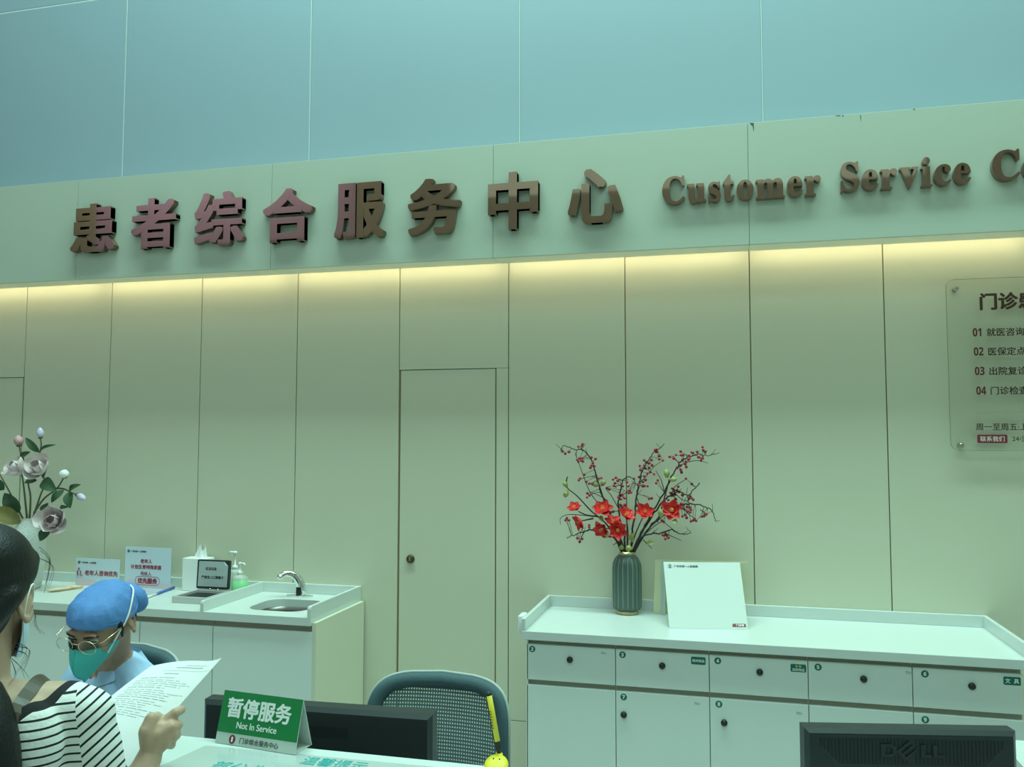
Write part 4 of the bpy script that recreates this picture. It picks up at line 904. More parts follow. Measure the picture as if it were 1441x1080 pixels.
for k in range(7): c_ = q(.42 + .045 * k) + off + fr_ * .0057 + sd * .002; sl_.tube([c_ - sd * .0016, c_ + sd * .0014 + dr * .001], .0008, 5, 1)
sl_.build('yellow_sleeve', ['yellow', 'spring'], t)

# ------------------------------------------------------------------ office chairs
def office_chair(label, loc, rotz, top, fabric, hwid=.245):
    t = thing('office_chair', label, 'chair', loc, rotz, 'office chairs behind the counter')
    hh_, zc = .27, top - .29
    def P(rho, th, off=0):
        n_ = 6.0; c_, s_ = math.cos(th), math.sin(th)
        x = hwid * rho * math.copysign(abs(c_) ** (2 / n_), c_); z_ = hh_ * rho * math.copysign(abs(s_) ** (2 / n_), s_)
        return V((x, .235 + off - .045 * (x / hwid) ** 2 + .03 * (z_ / hh_) ** 2 + .03 * z_, zc + z_ + .022 * (1 - (x / hwid) ** 2) * (z_ / hh_ + 1) / 2))
    fr = B()
    prof = [(.84, 0), (.86, -.014), (.96, -.018), (1.0, -.008), (1.0, .012), (.95, .020), (.86, .016), (.84, .004)]
    n_ = 72
    vs = [P(a, 2 * math.pi * j / n_, o_) for a, o_ in prof for j in range(n_)]; m_ = len(prof)
    fr.add(vs, [[i * n_ + j, i * n_ + (j + 1) % n_, ((i + 1) % m_) * n_ + (j + 1) % n_, ((i + 1) % m_) * n_ + j] for i in range(m_) for j in range(n_)], 0, True)
    bf = fr.build('backrest_frame', 'chairfabric', t, local=True)
    B().tube([P(1.005, 2 * math.pi * j / 72, .006) for j in range(73)], .0058, 8).build('edge_trim', 'chairrim', bf, local=True)
    nb_ = B(); nb_.grid(lambda u, v: P(.855 * max(v, .001), 2 * math.pi * u, 0), 72, 12, 0, True); nb_.build('backrest_net', fabric, t, local=True)
    zs = .47
    st = B().prism(rrect(-.25, .25, -.24, .22, .08), -.035, .035, 0, T=Matrix.Translation((0, 0, zs))); st.build('seat', 'chairfabric', t, local=True)
    B().tube(smooth_path([(0, .10, zs - .045), (0, .26, zs - .04), (0, .285, zs + .10), (0, .262, zc)], 4), .022, 10).build('back_support', 'black', t, local=True)
    for s_ in (-1, 1):
        B().tube([(s_ * .20, .02, zs - .03), (s_ * .29, .02, zs - .02), (s_ * .30, .02, zs + .18)], .014, 8).build('arm_post', 'black', t, local=True)
        B().box(s_ * .30 - .035, s_ * .30 + .035, -.10, .14, zs + .185, zs + .21, 0, .01, 3).build('armrest', 'black', t, local=True)
    B().cyl((0, 0, .12), (0, 0, zs - .036), .028).build('column', 'black', t, local=True)
    for k in range(5):
        a = 2 * math.pi * k / 5 + .3; e = V((.27 * math.cos(a), .27 * math.sin(a), .075)); lg = B().tube([(0, 0, .13), e], [.026, .016], 8).build('base_leg', 'black', t, local=True)
        ax = V((-math.sin(a), math.cos(a), 0)) * .018; B().cyl((e.x - ax.x, e.y - ax.y, .0305), (e.x + ax.x, e.y + ax.y, .0305), .03, n=16).tube([(e.x, e.y, .03), e], .008, 6).build('caster', 'black', lg, local=True)
    return t
cc = at_d(619, 1010, 2.72)
office_chair('empty slate mesh office chair behind the wide monitor', (cc.x, cc.y - .235, 0), R(1), .922, 'net', .240)
cn = at_d(160, 960, 2.86)
office_chair('slate office chair carrying the person in the blue cap', (cn.x + .02, cn.y - .225, 0), R(-14), .98, 'chairfabric', .245)

# ------------------------------------------------------------------ people
def put(b, M_): b.v = [M_ @ p for p in b.v]; return b
def chain(b, pts, rad, n=14):
    w = [V(p) for p in pts]; b.tube(w, rad, n)
    for p, r_ in zip(w, rad): b.ell(p, (r_ * .99,) * 3, 12)
    return b
def head_shape(H, ears=True, crown=1.0):
    """a head facing local -Y: centre between the ears at the origin"""
    b = B()
    b.ell((0, .012, .042 - .012 * (1 - crown) / .1), (.074, .092, .076 * crown), 24); b.ell((0, -.030, -.018), (.063, .062, .088), 20); b.ell((0, -.044, -.078), (.042, .046, .034), 16)
    b.ell((0, .03, -.03), (.062, .06, .06), 16)
    for s_ in (-1, 1):
        b.ell((s_ * .040, -.066, -.024), (.022, .020, .020), 12); b.ell((s_ * .028, -.084, .024), (.024, .012, .009), 12)
        if ears: b.ell((s_ * .076, .014, -.006), (.010, .020, .031), 14, T=Matrix.Rotation(R(-s_ * 12), 4, 'Z')); b.ell((s_ * .072, .010, -.032), (.009, .011, .012), 10)
    chain(b, [(0, -.086, .014), (0, -.098, -.006), (0, -.106, -.024)], [.008, .0095, .012], 10)
    for s_ in (-1, 1): b.ell((s_ * .012, -.096, -.027), (.008, .009, .008), 10)
    b.ell((0, -.090, -.056), (.024, .010, .011), 12)
    return put(b, H)
def merge(name, parts, mats, parent):
    b = B()
    for q in parts: b.add(q.v, q.f, 0, True)
    return b.build(name, mats, parent)
def ear(H, s_):
    b = B(); T = Matrix.Translation((s_ * .0745, .016, -.006)) @ Matrix.Rotation(s_ * R(28), 4, 'Z') @ Matrix.Rotation(s_ * R(-8), 4, 'Y')
    b.ell((s_ * .004, 0, -.002), (.0055, .017, .027), 16)
    b.tube(smooth_path([(0, -.012, .006), (s_ * .008, -.008, .026), (s_ * .012, .008, .030), (s_ * .013, .019, .016), (s_ * .012, .018, -.004), (s_ * .009, .010, -.020), (s_ * .007, -.002, -.030)], 5), .0042, 8)
    b.ell((s_ * .006, -.003, -.028), (.0055, .008, .008), 12); b.ell((s_ * .006, -.012, -.004), (.004, .004, .006), 10)
    r_ = remesh(b, .0018, 3); r_.v = [H @ (T @ p) for p in r_.v]; return r_
def eyes(par, H, closed=.5):
    for s_ in (-1, 1):
        e = put(B().ell((s_ * .030, -.0800, .0035), (.0125, .0105, .0085), 14), H).build('eye', 'eyewhite', par)
        put(B().ell((s_ * .030, -.0893, .0005), (.0055, .0022, .0052), 10), H).build('iris', 'iris', e)
        put(B().tube([(s_ * (.030 - .013), -.0875, .006), (s_ * .030, -.0925, .0095), (s_ * (.030 + .014), -.0850, .0065)], .0018, 6), H).build('eyelid', 'hair', e)
        put(B().tube(smooth_path([(s_ * .014, -.0955, .022), (s_ * .032, -.0945, .027), (s_ * .050, -.080, .022)], 4), [.0022] * 3 + [.0026] * 3 + [.0018] * 3, 6), H).build('eyebrow', 'hair', par)

def hand_from(wrist, along, back, thumb, curl=(.35, .5, .4), sc=1.0):
    """a hand with five separate fingers; along = towards the knuckles, back = out of the back of the hand, thumb = towards the thumb side"""
    b = B(); a = V(along).normalized(); k = V(back); k = (k - a * k.dot(a)).normalized(); t = V(thumb); t = (t - a * t.dot(a) - k * t.dot(k)).normalized(); w = V(wrist)
    def P(x, y, z_): return w + (a * x + t * y + k * z_) * sc
    for y, r0, r1 in ((.026, .0125, .0125), (.009, .013, .013), (-.009, .013, .0125), (-.025, .012, .0115)): chain(b, [P(.008, y * .6, 0), P(.045, y * .9, 0), P(.082, y, .002)], [.014 * sc, r0 * sc, r1 * sc], 12)
    for y, L, r_ in ((.028, .074, .0085), (.0095, .082, .0088), (-.0095, .076, .0084), (-.027, .060, .0074)):
        p = P(.084, y, .001); ang = 0; pts = [p]; ls = (.46, .30, .24)
        for c_, l_ in zip(curl, ls):
            ang += c_; p = p + (a * math.cos(ang) - k * math.sin(ang)) * L * l_ * sc; pts.append(p)
        chain(b, pts, [r_ * sc, r_ * .95 * sc, r_ * .88 * sc, r_ * .74 * sc], 12)
    chain(b, [P(.018, .022, -.004), P(.045, .045, -.016), P(.070, .053, -.026), P(.092, .052, -.034)], [.0135 * sc, .0125 * sc, .010 * sc, .008 * sc], 12)
    return b

# ---- standing person in the foreground, seen from behind
O = at_d(-28, 900, 1.45); O = V((O.x, O.y, 0)); W = Matrix.Translation(O) @ Matrix.Rotation(YAW + R(13), 4, 'Z')
def wl(x, y, z_): return W @ V((x, y, z_))
pw = thing('person', 'person with black hair in striped top, standing at the counter holding a paper', 'person', (O.x, O.y, 0))
Hw = W @ Matrix.Translation((-.014, .050, 1.406)) @ Matrix.Rotation(R(180 - 7), 4, 'Z') @ Matrix.Rotation(R(12), 4, 'X')
torso = B()
torso.ell((0, .005, 1.08), (.150, .105, .17), 24); torso.ell((0, -.012, 1.165), (.150, .088, .10), 24); torso.ell((0, 0, .94), (.132, .100, .16), 20); torso.ell((0, 0, .82), (.165, .118, .13), 20)
for s_ in (-1, 1):
    chain(torso, [(s_ * .03, -.005, 1.214), (s_ * .09, -.008, 1.212), (s_ * .135, -.004, 1.207), (s_ * .166, 0, 1.192)], [.048, .046, .047, .046], 16)
    torso.ell((s_ * .085, -.055, 1.16), (.062, .040, .085), 16)
torso.v = [V((p.x, p.y, p.z + .018 * max(0, min(1, (p.z - .9) / .25)))) for p in torso.v]
tb_ = put(B().add(torso.v, torso.f), W)
neck = put(chain(B(), [(-.006, -.004, 1.19), (-.006, .004, 1.26), (-.006, .020, 1.33), (-.012, .040, 1.40)], [.062, .052, .048, .050], 18), W)
legs = B()
for s_ in (-1, 1): chain(legs, [(s_ * .085, 0, .80), (s_ * .09, .005, .46), (s_ * .09, -.01, .10)], [.085, .055, .04], 14); legs.box(s_ * .09 - .04, s_ * .09 + .04, -.06, .17, .015, .07, 0, .02, 3)
put(legs, W)
hs_ = head_shape(Hw, False); upper = remesh(B().add(tb_.v, tb_.f).add(neck.v, neck.f).add(hs_.v, hs_.f), .0065, 8)
# right arm: the shoulder, elbow, wrist and each finger where the photograph shows them
wrist = at_d(211, 1064, 1.600); elbow = wl(.205, .02, .94); shoulder = wl(.170, 0, 1.205)
arm = B(); fore = [elbow.lerp(wrist, f) for f in (0, .3, .7, 1)]
chain(arm, [shoulder, shoulder.lerp(elbow, .5), elbow], [.044, .040, .036], 16); chain(arm, fore, [.036, .037, .029, .0235], 16)
def hp(x, y, d): return at_d(x, y, d)
kn = [hp(231, 1017, 1.622), hp(241, 1024, 1.610), hp(243.5, 1035, 1.614), hp(239, 1046, 1.625)]
for i, k_ in enumerate(kn): chain(arm, [wrist.lerp(hp(212, 1050, 1.60), .3 + .1 * (3 - i)), hp(216, 1040, 1.60).lerp(k_, .35), k_], [.0195, .0165, .0120], 12)
arm.ell(hp(224, 1038, 1.607), (.026, .014, .030), 14)
chain(arm, [kn[0], hp(247, 1003.5, 1.630), hp(255, 999.5, 1.652), hp(250, 1004, 1.672)], [.0112, .0098, .0090, .0075], 12)
chain(arm, [kn[1], hp(250.5, 1021, 1.632), hp(249, 1023, 1.660), hp(240, 1022, 1.668)], [.0115, .0100, .0088, .0075], 12)
chain(arm, [kn[2], hp(248, 1035.5, 1.638), hp(245, 1035, 1.662), hp(236, 1032, 1.668)], [.0112, .0096, .0086, .0072], 12)
chain(arm, [kn[3], hp(241.5, 1049, 1.646), hp(238, 1047, 1.664), hp(230, 1043, 1.668)], [.0105, .0086, .0078, .0066], 12)
chain(arm, [hp(211, 1048, 1.600), hp(207, 1030, 1.597), hp(213, 1012, 1.606), hp(221, 1010, 1.622), hp(229, 1014, 1.632)], [.0190, .0165, .0125, .0110, .0085], 12)
armR = remesh(arm, .0028, 5)
wr2 = wl(-.225, .06, .72); arm2 = B(); el2 = wl(-.205, -.01, .95); sh2 = wl(-.170, 0, 1.205)
chain(arm2, [sh2, sh2.lerp(el2, .5), el2], [.044, .040, .036], 14); chain(arm2, [el2, el2.lerp(wr2, .4), wr2], [.036, .035, .024], 14)
ax_ = W.to_3x3(); h2 = hand_from(wr2, ax_ @ V((0, .1, -1)), ax_ @ V((-1, 0, 0)), ax_ @ V((0, 1, 0))); arm2.add(h2.v, h2.f)
armL = remesh(arm2, .0035, 5)
body = merge('body', [upper, ear(Hw, -1), ear(Hw, 1), armR, armL, remesh(legs, .012, 4)], 'skin', pw)
# hair: gathered low at the nape
hb = B()
hb.ell((0, .022, .056), (.0825, .098, .083), 28); hb.ell((0, .050, -.005), (.071, .066, .085), 20)
for s_ in (-1, 1): chain(hb, [(s_ * .055, -.030, .075), (s_ * .062, -.005, .050), (s_ * .062, .048, .005), (s_ * .035, .085, -.06)], [.020, .022, .026, .022], 12)
chain(hb, [(0, .085, -.045), (-.004, .118, -.085), (.002, .122, -.13)], [.042, .034, .030], 14)
hb = remesh(put(hb, Hw), .005, 22)
tail = B(); Hi = Hw.inverted(); t0 = Hw @ V((0, .118, -.10))
tl = [t0, wl(.030, -.090, 1.275), wl(.062, -.118, 1.19), wl(.074, -.134, 1.06), wl(.070, -.130, .94), wl(.065, -.120, .87)]
tl = smooth_path(tl, 4); tail.tube(tl, [.030 + .014 * math.sin(math.pi * min(1, i / (len(tl) - 1) * 1.15)) - .018 * (i / (len(tl) - 1)) ** 3 for i in range(len(tl))], 18)
hh = B().add(hb.v, hb.f, 0, True).add(tail.v, tail.f, 0, True)
rnd = random.Random(7)
for (x0, y0, x1, y1, x2, y2) in ((55, 770, 73, 790, 68, 822), (57, 775, 70, 792, 63, 835), (54, 785, 76, 800, 70, 828), (50, 865, 50, 880, 60, 893), (18, 905, 38, 912, 30, 935), (16, 915, 40, 925, 24, 950), (14, 925, 30, 940, 38, 955), (16, 930, 22, 950, 12, 965), (18, 910, 44, 918, 36, 945)):
    for j in range(2):
        d = 1.43 + rnd.uniform(-.02, .02); e = rnd.uniform(-3, 3); q = smooth_path([hp(x0, y0, d), hp(x1 + e, y1 + e, d), hp(x2 + e * 1.5, y2, d)], 6); hh.tube(q, [.00045 - .0003 * i / len(q) for i in range(len(q))], 5)
hh.build('hair', 'hair', pw)
hb_eyes = eyes(pw, Hw)
# face mask of the standing person, only its side and loop in view
mk = B(); mk.grid(lambda u, v: Hw @ V((math.sin((u - .5) * 2.95) * (.069 + .004 * math.sin(math.pi * v)), -math.cos((u - .5) * 2.95) * (.098 + .022 * math.sin(math.pi * v)) + .012, -.020 - .078 * v)), 17, 9); mk.grid(lambda u, v: Hw @ V((math.sin((.5 - u) * 2.95) * (.0675 + .004 * math.sin(math.pi * v)), -math.cos((.5 - u) * 2.95) * (.096 + .022 * math.sin(math.pi * v)) + .012, -.020 - .078 * v)), 17, 9)
mo = mk.build('face_mask', 'maskblue', pw)
for s_ in (-1, 1): B().tube([Hw @ V(q) for q in smooth_path([(s_ * .071, -.028, -.030), (s_ * .083, .000, .020), (s_ * .088, .022, .026), (s_ * .088, .034, .0), (s_ * .083, .024, -.035), (s_ * .074, -.005, -.07), (s_ * .066, -.028, -.093)], 4)], .0012, 6).build('ear_loop', 'strapwhite', mo)
# striped top, cut by a slanting neckline
sh = B()
for p in range(1): sh.add([V((q.x * 1.055, q.y * 1.09, q.z)) for q in torso.v], torso.f)
sh.ell((0, -.004, 1.12), (.166, .112, .17), 24)
for s_ in (-1, 1): chain(sh, [(s_ * .140, -.002, 1.222), (s_ * .168, .0, 1.206), (s_ * .182, .003, 1.150), (s_ * .189, .007, 1.098)], [.048, .0495, .0505, .0515], 18)
sh = remesh(put(sh, W), .0062, 8)
def cut_shirt(src, name, parent, mats):
    nc = wl(0, .030, 1.283); fr_ = lambda r_: (lambda p: (p - nc).length - r_)
    src = clip(src, lambda p: p.z - .80); band = clip(clip(src, fr_(.146)), fr_(.1615), -1); rest = clip(src, fr_(.1615))
    b = B().add(band.v, band.f, 1, True)
    for s_ in (-1, 1):
        sc_, sn_ = wl(s_ * .166, 0, 1.24), (W.to_3x3() @ V((s_, 0, .14))).normalized(); pl = lambda p, sc_=sc_, sn_=sn_: (p - sc_).dot(sn_)
        sl_ = clip(rest, pl); b.add(sl_.v, sl_.f, 2, True); rest = clip(rest, pl, -1)
    b.add(rest.v, rest.f, 0, True); return b.build(name, mats, parent)
top = cut_shirt(sh, 'striped_top', pw, ['tee', 'knitblack', 'sleeve'])
for s_ in (-1, 1):
    p0, p1 = wl(s_ * .182, .003, 1.150), wl(s_ * .189, .007, 1.098); d_ = (p1 - p0).normalized()
    B().tube([p1 - d_ * .006, p1 + d_ * .001, p1 + d_ * .009], [.0510, .0530, .0525], 28).build('cuff', 'knitblack', top)
tr = B()
for s_ in (-1, 1): chain(tr, [(s_ * .080, 0, .82), (s_ * .09, .005, .48), (s_ * .09, -.005, .09)], [.100, .070, .058], 16)
tr.ell((0, 0, .84), (.178, .128, .11), 20); remesh(put(tr, W), .012, 5).build('trousers', 'navy', pw)
for s_ in (-1, 1): put(B().box(s_ * .09 - .046, s_ * .09 + .046, -.075, .185, .001, .082, 0, .025, 4), W).build('shoe', 'black', pw)
# shoulder bag on its strap
t = thing('shoulder_bag', 'bag with olive brown leather strap over the right shoulder of striped top', 'bag', wl(-.30, -.02, .62))
sp = [wl(.104, .055, 1.225), wl(.105, .020, 1.270), wl(.101, -.012, 1.285), wl(.093, -.055, 1.270), wl(.080, -.100, 1.225), wl(.065, -.124, 1.175), wl(.042, -.131, 1.11), wl(.01, -.128, 1.03), wl(-.07, -.126, .93), wl(-.16, -.10, .86), wl(-.225, -.04, .80), wl(-.265, -.01, .74)]
from mathutils.bvhtree import BVHTree
sp = smooth_path(sp, 5); hwid = .0112
trees = [BVHTree.FromPolygons(q.v, q.f) for q in (upper, sh)]
def onto(p):
    z_ = min(p.z, 1.17); axis = wl(.06 if p.z > 1.1 else .0, .0, z_); d = (axis - p).normalized(); best = None
    for tr_ in trees:
        h_ = tr_.ray_cast(p - d * .15, d)
        if h_[0] is not None and (best is None or (h_[0] - p + d * .15).length < (best - p + d * .15).length): best = h_[0]
    return (best if best is not None else p) - d * .0035
sp = [onto(p) if p.z > 1.0 else p for p in sp]
for _ in range(2): sp = [sp[0]] + [(sp[i - 1] + sp[i] * 2 + sp[i + 1]) / 4 for i in range(1, len(sp) - 1)] + [sp[-1]]
def rside(i):
    tg_ = (sp[min(i + 1, len(sp) - 1)] - sp[max(0, i - 1)]).normalized(); c_ = wl(.0, .0, sp[i].z) ; out = (sp[i] - wl(.05, .0, min(sp[i].z, 1.20))).normalized(); s_ = tg_.cross(out).normalized(); return s_, s_.cross(tg_)
vs = []; fs = []
for i in range(len(sp)):
    s_, o_ = rside(i); vs += [sp[i] - s_ * hwid - o_ * .0015, sp[i] + s_ * hwid - o_ * .0015, sp[i] + s_ * hwid + o_ * .0015, sp[i] - s_ * hwid + o_ * .0015]
for i in range(len(sp) - 1):
    for j in range(4): fs.append([i * 4 + j, i * 4 + (j + 1) % 4, i * 4 + 4 + (j + 1) % 4, i * 4 + 4 + j])
B().add(vs, fs, 0, False).build('strap', 'leather', t); put(B().box(-.345, -.255, -.13, .13, .52, .75, 0, .02, 3), W).build('bag_body', 'leather', t)
# the sheet of paper held in the right hand
tl_, tr_, bl_, br_ = hp(212, 938, 1.835), hp(317, 933, 1.725), hp(84, 1046, 1.70), hp(178, 1083, 1.615)
def sheet(u, v):
    p = tl_.lerp(tr_, u).lerp(bl_.lerp(br_, u), v); n_ = (tr_ - tl_).cross(bl_ - tl_).normalized()
    if n_.y > 0: n_ = -n_
    return p + n_ * (.010 * math.sin(math.pi * u) * (1 - .4 * v) + .014 * max(0, u - .75) * 4 * (1 - v) ** 2 * (u - .75) * 4 + .006 * math.sin(math.pi * v))
t = thing('paper_sheet', 'printed white sheet held in the right hand of the striped person', 'paper', hp(250, 1004, 1.66))
pb_ = B().grid(sheet, 17, 21); pb_.grid(lambda u, v: sheet(1 - u, v) + V((0, .0004, -.0001)), 17, 21); po = pb_.build('sheet', 'paper', t)
ln = B(); rnd = random.Random(3)
def rule(u0, u1, v, h):
    def f(u, w_):
        p = sheet(u0 + (u1 - u0) * u, v + h * w_); n_ = (tr_ - tl_).cross(bl_ - tl_).normalized(); n_ = -n_ if n_.y > 0 else n_; return p + n_ * .0005
    ln.grid(f, max(2, int((u1 - u0) * 18)), 2, 0)
for (u0, u1, v, h) in ((.60, .86, .055, .004), (.50, .84, .078, .009), (.34, .97, .118, .003), (.42, .62, .150, .009)): rule(u0, u1, v, h)
v = .20
for k in range(19):
    u = .10 + (.05 if k % 4 == 0 else 0); end = rnd.uniform(.55, .93)
    while u < end:
        w_ = rnd.uniform(.05, .16); rule(u, min(u + w_, end), v, .0045 if k % 5 else .007); u += w_ + rnd.uniform(.008, .03)
    v += .0215 if k % 5 else .030
rule(.12, .34, .86, .006); rule(.12, .25, .90, .006)
ln.build('printed_lines', 'txtline', po)

# ---- seated person in the blue cap
F = (-.17 * RT - .40 * UP - .88 * FW).normalized(); Yh = -F; Zh = (V((0, 0, 1)) + .10 * RT); Zh = (Zh - Yh * Zh.dot(Yh)).normalized(); Xh = Yh.cross(Zh)
hc = at_d(143, 875, 2.42)
Hn = Matrix(((Xh.x, Yh.x, Zh.x, hc.x), (Xh.y, Yh.y, Zh.y, hc.y), (Xh.z, Yh.z, Zh.z, hc.z), (0, 0, 0, 1)))
base = at_d(158, 1000, 2.56); O2 = V((base.x, base.y, 0)); N = Matrix.Translation(O2) @ Matrix.Rotation(R(-22), 4, 'Z')     # local -Y is forward
pn = thing('person', 'seated person in blue cap, glasses and teal mask, looking down at the desk', 'person', (O2.x, O2.y, 0))
zs = .957                                                           # top of the breastbone
tor = B(); tor.ell((0, .0, zs - .12), (.150, .105, .17), 22); tor.ell((0, .02, zs - .03), (.145, .085, .085), 22); tor.ell((0, .03, zs - .30), (.140, .11, .16), 20); tor.ell((0, .05, zs - .40), (.17, .13, .10), 20)
for s_ in (-1, 1): chain(tor, [(s_ * .03, .015, zs + .045), (s_ * .10, .015, zs + .025), (s_ * .165, .01, zs - .01)], [.048, .048, .055], 16)
nk0 = N @ V((0, .005, zs + .02)); nk1 = Hn @ V((0, .040, -.050))
nek = chain(B(), [nk0, nk0.lerp(nk1, .5), nk1], [.054, .046, .048], 16)
sk_ = B(); q = put(B().add(tor.v, tor.f), N); sk_.add(q.v, q.f); sk_.add(nek.v, nek.f); q = head_shape(Hn, False, .85); sk_.add(q.v, q.f)
up2 = remesh(sk_, .0058, 7); arms = []
for s_ in (-1, 1):
    sh_, el_, wr_ = (s_ * .178, .0, zs - .03), (s_ * .215, -.12, zs - .22), (s_ * .10, -.27, .765)
    a_ = chain(B(), [sh_, el_], [.046, .038], 14); chain(a_, [el_, V(el_).lerp(V(wr_), .5), wr_], [.038, .034, .025], 14)
    h_ = hand_from(wr_, (-s_ * .35, -1, -.25), (0, -.2, 1), (-s_, 0, 0), (.2, .35, .3)); a_.add(h_.v, h_.f); arms.append(remesh(put(a_, N), .0042, 5))
lg_ = B()
for s_ in (-1, 1): chain(lg_, [(s_ * .09, .06, .55), (s_ * .10, -.34, .53), (s_ * .10, -.36, .08)], [.075, .055, .04], 14)
merge('body', [up2, ear(Hn, -1), ear(Hn, 1)] + arms + [remesh(put(lg_, N), .014, 4)], 'skin2', pn)
tr = B()
for s_ in (-1, 1): chain(tr, [(s_ * .085, .08, .585), (s_ * .10, -.34, .545), (s_ * .10, -.36, .09)], [.085, .072, .055], 14)
remesh(put(tr, N), .014, 5).build('trousers', 'navy', pn)
for s_ in (-1, 1): put(B().box(s_ * .10 - .045, s_ * .10 + .045, -.50, -.28, .002, .08, 0, .025, 4), N).build('shoe', 'paperback', pn)
sb_ = B().add([V((p.x * 1.07, p.y * 1.10, p.z)) for p in tor.v], tor.f)
for s_ in (-1, 1): chain(sb_, [(s_ * .165, .008, zs - .012), (s_ * .19, -.03, zs - .08), (s_ * .216, -.12, zs - .215)], [.064, .060, .055], 16); chain(sb_, [(s_ * .216, -.12, zs - .215), (s_ * .16, -.20, .755 + .02)], [.055, .047], 14)
for k in range(9):                                                  # creases radiating from the collar
    a_ = R(-150 + 34 * k); sb_.tube([(.07 * math.cos(a_), .06 * math.sin(a_), zs + .030), (.155 * math.cos(a_), .11 * math.sin(a_), zs - .06)], [.006, .012], 6)
sbr = remesh(put(sb_, N), .0065, 5)
def keep_outside(src, fn):
    b = B(); b.v = src.v
    for f in src.f:
        c_ = sum((src.v[i] for i in f), V()) / len(f)
        if fn(c_): b.f.append(f); b.m.append(0); b.s.append(True)
    return b
Ni = N.inverted(); shirt = keep_outside(sbr, lambda p: ((Ni @ p).xy - V((0, -.005))).length > .062 or (Ni @ p).z < zs).build('shirt', 'shirt', pn)
# stand-up collar open at the front
def collar(u, v, off=0.0):
    a_ = R(-72) + u * R(324); rr_ = .064 + .020 * (1 - v) + off + .010 * v * (1 - abs(math.sin(a_ / 2 + R(45)))) ; 
    p = V((rr_ * math.cos(a_) * 1.02, .010 + rr_ * math.sin(a_) * .96, zs + .028 + .052 * v - .042 * (1 if math.sin(a_) < 0 else 0) * max(0, -math.sin(a_)) ** 1.2)); return N @ p
cb = B().grid(collar, 41, 7); cb.grid(lambda u, v: collar(1 - u, v, .004), 41, 7); cb.grid(lambda u, v: collar(u, 1.0 - 0.75 * v, .004 + .012 * v), 41, 5); cb.build('collar', 'shirt', shirt)
# cap
def capf(u, v):
    a_ = 2 * math.pi * u; back = max(0, math.sin(a_)); front = max(0, -math.sin(a_))
    low = .036 * front + (-.022) * back + .006; ph = v * math.pi * .5
    top_ = .099; rx, ry = .084, .103 + .014 * back
    e = math.sin(ph) ** .62; zz_ = low + (top_ - low) * math.cos(ph) ** .92
    wob = 1 + .030 * (math.sin(15 * a_ + 4 * math.sin(3 * v)) * .30 + abs(noise.noise(V((7 * math.cos(a_), 7 * math.sin(a_), .8 * v)))) * 1.6 - .4) * min(1, (1 - v) * 5) * min(1, v * 4)
    gath = 1 - .045 * max(0, (v - .90) / .10)
    return Hn @ V((rx * e * math.cos(a_) * wob * gath, .010 + ry * e * math.sin(a_) * wob * gath, zz_ + .006 * noise.noise(V((3 * e * math.cos(a_), 3 * e * math.sin(a_), 2))) * e))
cp = B().grid(capf, 96, 34, 0, True)
pch = B(); pch.ell((0, .098, .018), (.062, .046, .048), 24); pch.ell((.02, .108, .000), (.042, .034, .036), 18); pch.ell((-.02, .10, -.012), (.05, .03, .03), 16)
for k in range(10): a_ = k * .63; pch.tube([(.0 + .05 * math.cos(a_), .085, .02 + .045 * math.sin(a_)), (.02 + .02 * math.cos(a_), .138, .005 + .02 * math.sin(a_))], [.010, .007], 6)
pr = remesh(put(pch, Hn @ Matrix.Translation((.006, .010, -.018))), .005, 4); cp.add(pr.v, pr.f, 0, True); capo = cp.build('surgical_cap', 'cap', pn)
bd = B()
for j in range(2): bd.tube([capf(k / 60, .97 - .05 * j) for k in range(61)], .0016, 6)
bd.build('elastic_hem', 'cap', capo)
hn_ = B()
for s_ in (-1, 1): hn_.tube([Hn @ V(q) for q in ((s_ * .071, -.022, .03), (s_ * .0755, -.018, .005), (s_ * .074, -.020, -.025))], [.010, .007, .003], 8)
put(B().ell((0, .06, -.03), (.062, .050, .05), 16), Hn); hq = put(B().ell((0, .055, -.028), (.064, .052, .045), 16), Hn); hn_.add(hq.v, hq.f, 0, True); hn_.build('hair', 'hair', pn)
eyes(pn, Hn)
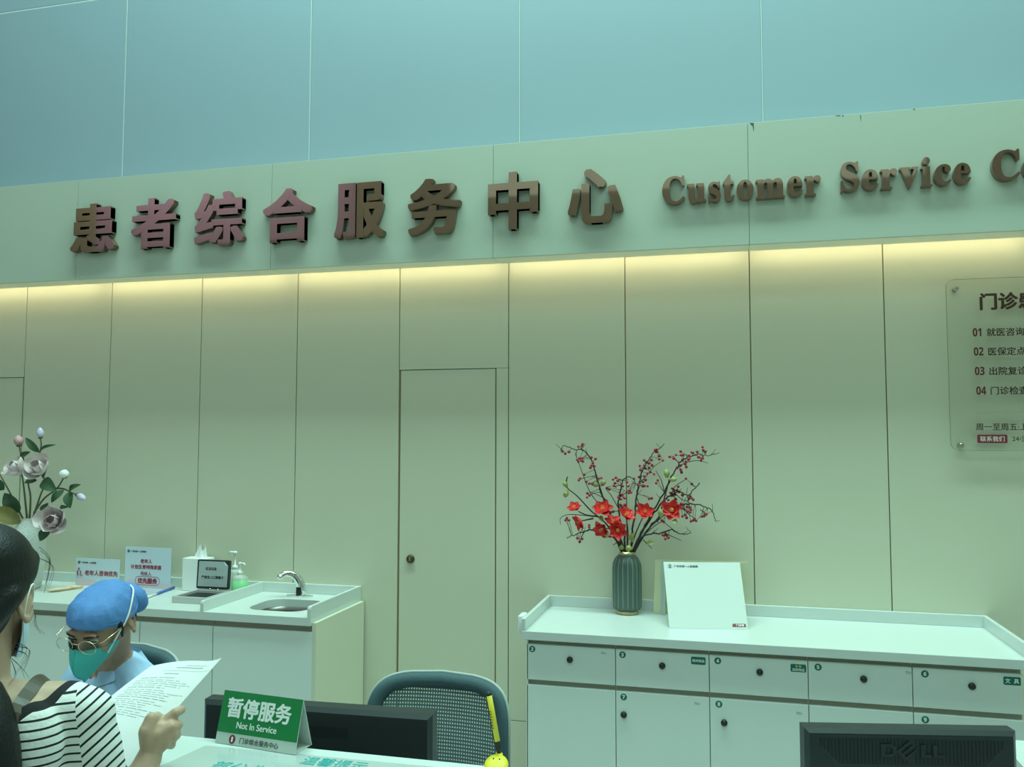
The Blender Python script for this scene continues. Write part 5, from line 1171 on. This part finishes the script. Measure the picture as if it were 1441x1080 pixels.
# folded teal mask with a pointed lower edge
def maskf(u, v, off=0):
    s_ = (u - .5) * 2; c_ = 1 - abs(s_)
    topz = -.004 - .016 * abs(s_) + .006 * c_; botz = -.030 - .092 * c_ ** .85
    zz_ = topz + (botz - topz) * v; yy_ = -.040 - (.072 + .030 * math.sin(math.pi * min(1, v * 1.1)) * c_ ** .5) * (1 - abs(s_) ** 1.7) - (.006 if v < .05 else 0)
    return Hn @ V((s_ * .0715, yy_ - .004 + off + .012 * v * (1 - c_), zz_))
mb = B().grid(maskf, 31, 17); mb.grid(lambda u, v: maskf(1 - u, v, .0015), 31, 17)
mb.tube([maskf(.5, k / 10) + Hn.to_3x3() @ V((0, -.0008, 0)) for k in range(11)], .0010, 6); mko = mb.build('face_mask', 'mask', pn)
for s_ in (-1, 1):
    B().tube([Hn @ V(q) for q in smooth_path([(s_ * .058, -.069, -.042), (s_ * .0735, -.032, -.004), (s_ * .0850, .004, .028), (s_ * .0780, .045, .056), (s_ * .060, .080, .060), (s_ * .030, .112, .045), (s_ * .0, .140, .030)], 5)], .0024, 8).build('mask_strap', 'strapwhite', mko)
    B().ell(Hn @ V((s_ * .058, -.0685, -.042)), (.0028,) * 3, 8).build('staple', 'strapwhite', mko)
gl = thing('glasses', 'thin gold-rimmed round glasses worn low by the seated person', 'glasses', Hn @ V((0, -.11, -.01)))
G = Hn @ Matrix.Translation((0, -.010, -.006)) @ Matrix.Rotation(R(-8), 4, 'X')
for s_ in (-1, 1):
    ring = [G @ V((s_ * .0345 + .0255 * math.cos(a_), -.106 + .10 * (abs(.0345 * s_ + .0255 * math.cos(a_))) ** 1.5 * 1.6, .0205 * math.sin(a_))) for a_ in [2 * math.pi * k / 28 for k in range(29)]]
    fo_ = B().tube(ring, .0011, 6).build('rim', 'goldwire', gl)
    c_ = sum(ring[:-1], V()) / 28; B().add(ring[:-1] + [c_], [[k, (k + 1) % 28, 28] for k in range(28)], 0, True).build('lens', 'glass', fo_)
    B().tube([G @ V(q) for q in ((s_ * .060, -.092, .010), (s_ * .071, -.088, .012), (s_ * .0775, -.040, .014), (s_ * .0815, .010, .016), (s_ * .082, .030, .0))], .0010, 6).build('temple', 'goldwire', gl)
B().tube([G @ V(q) for q in ((-.0095, -.105, .006), (0, -.109, .009), (.0095, -.105, .006))], .0011, 6).build('bridge', 'goldwire', gl)
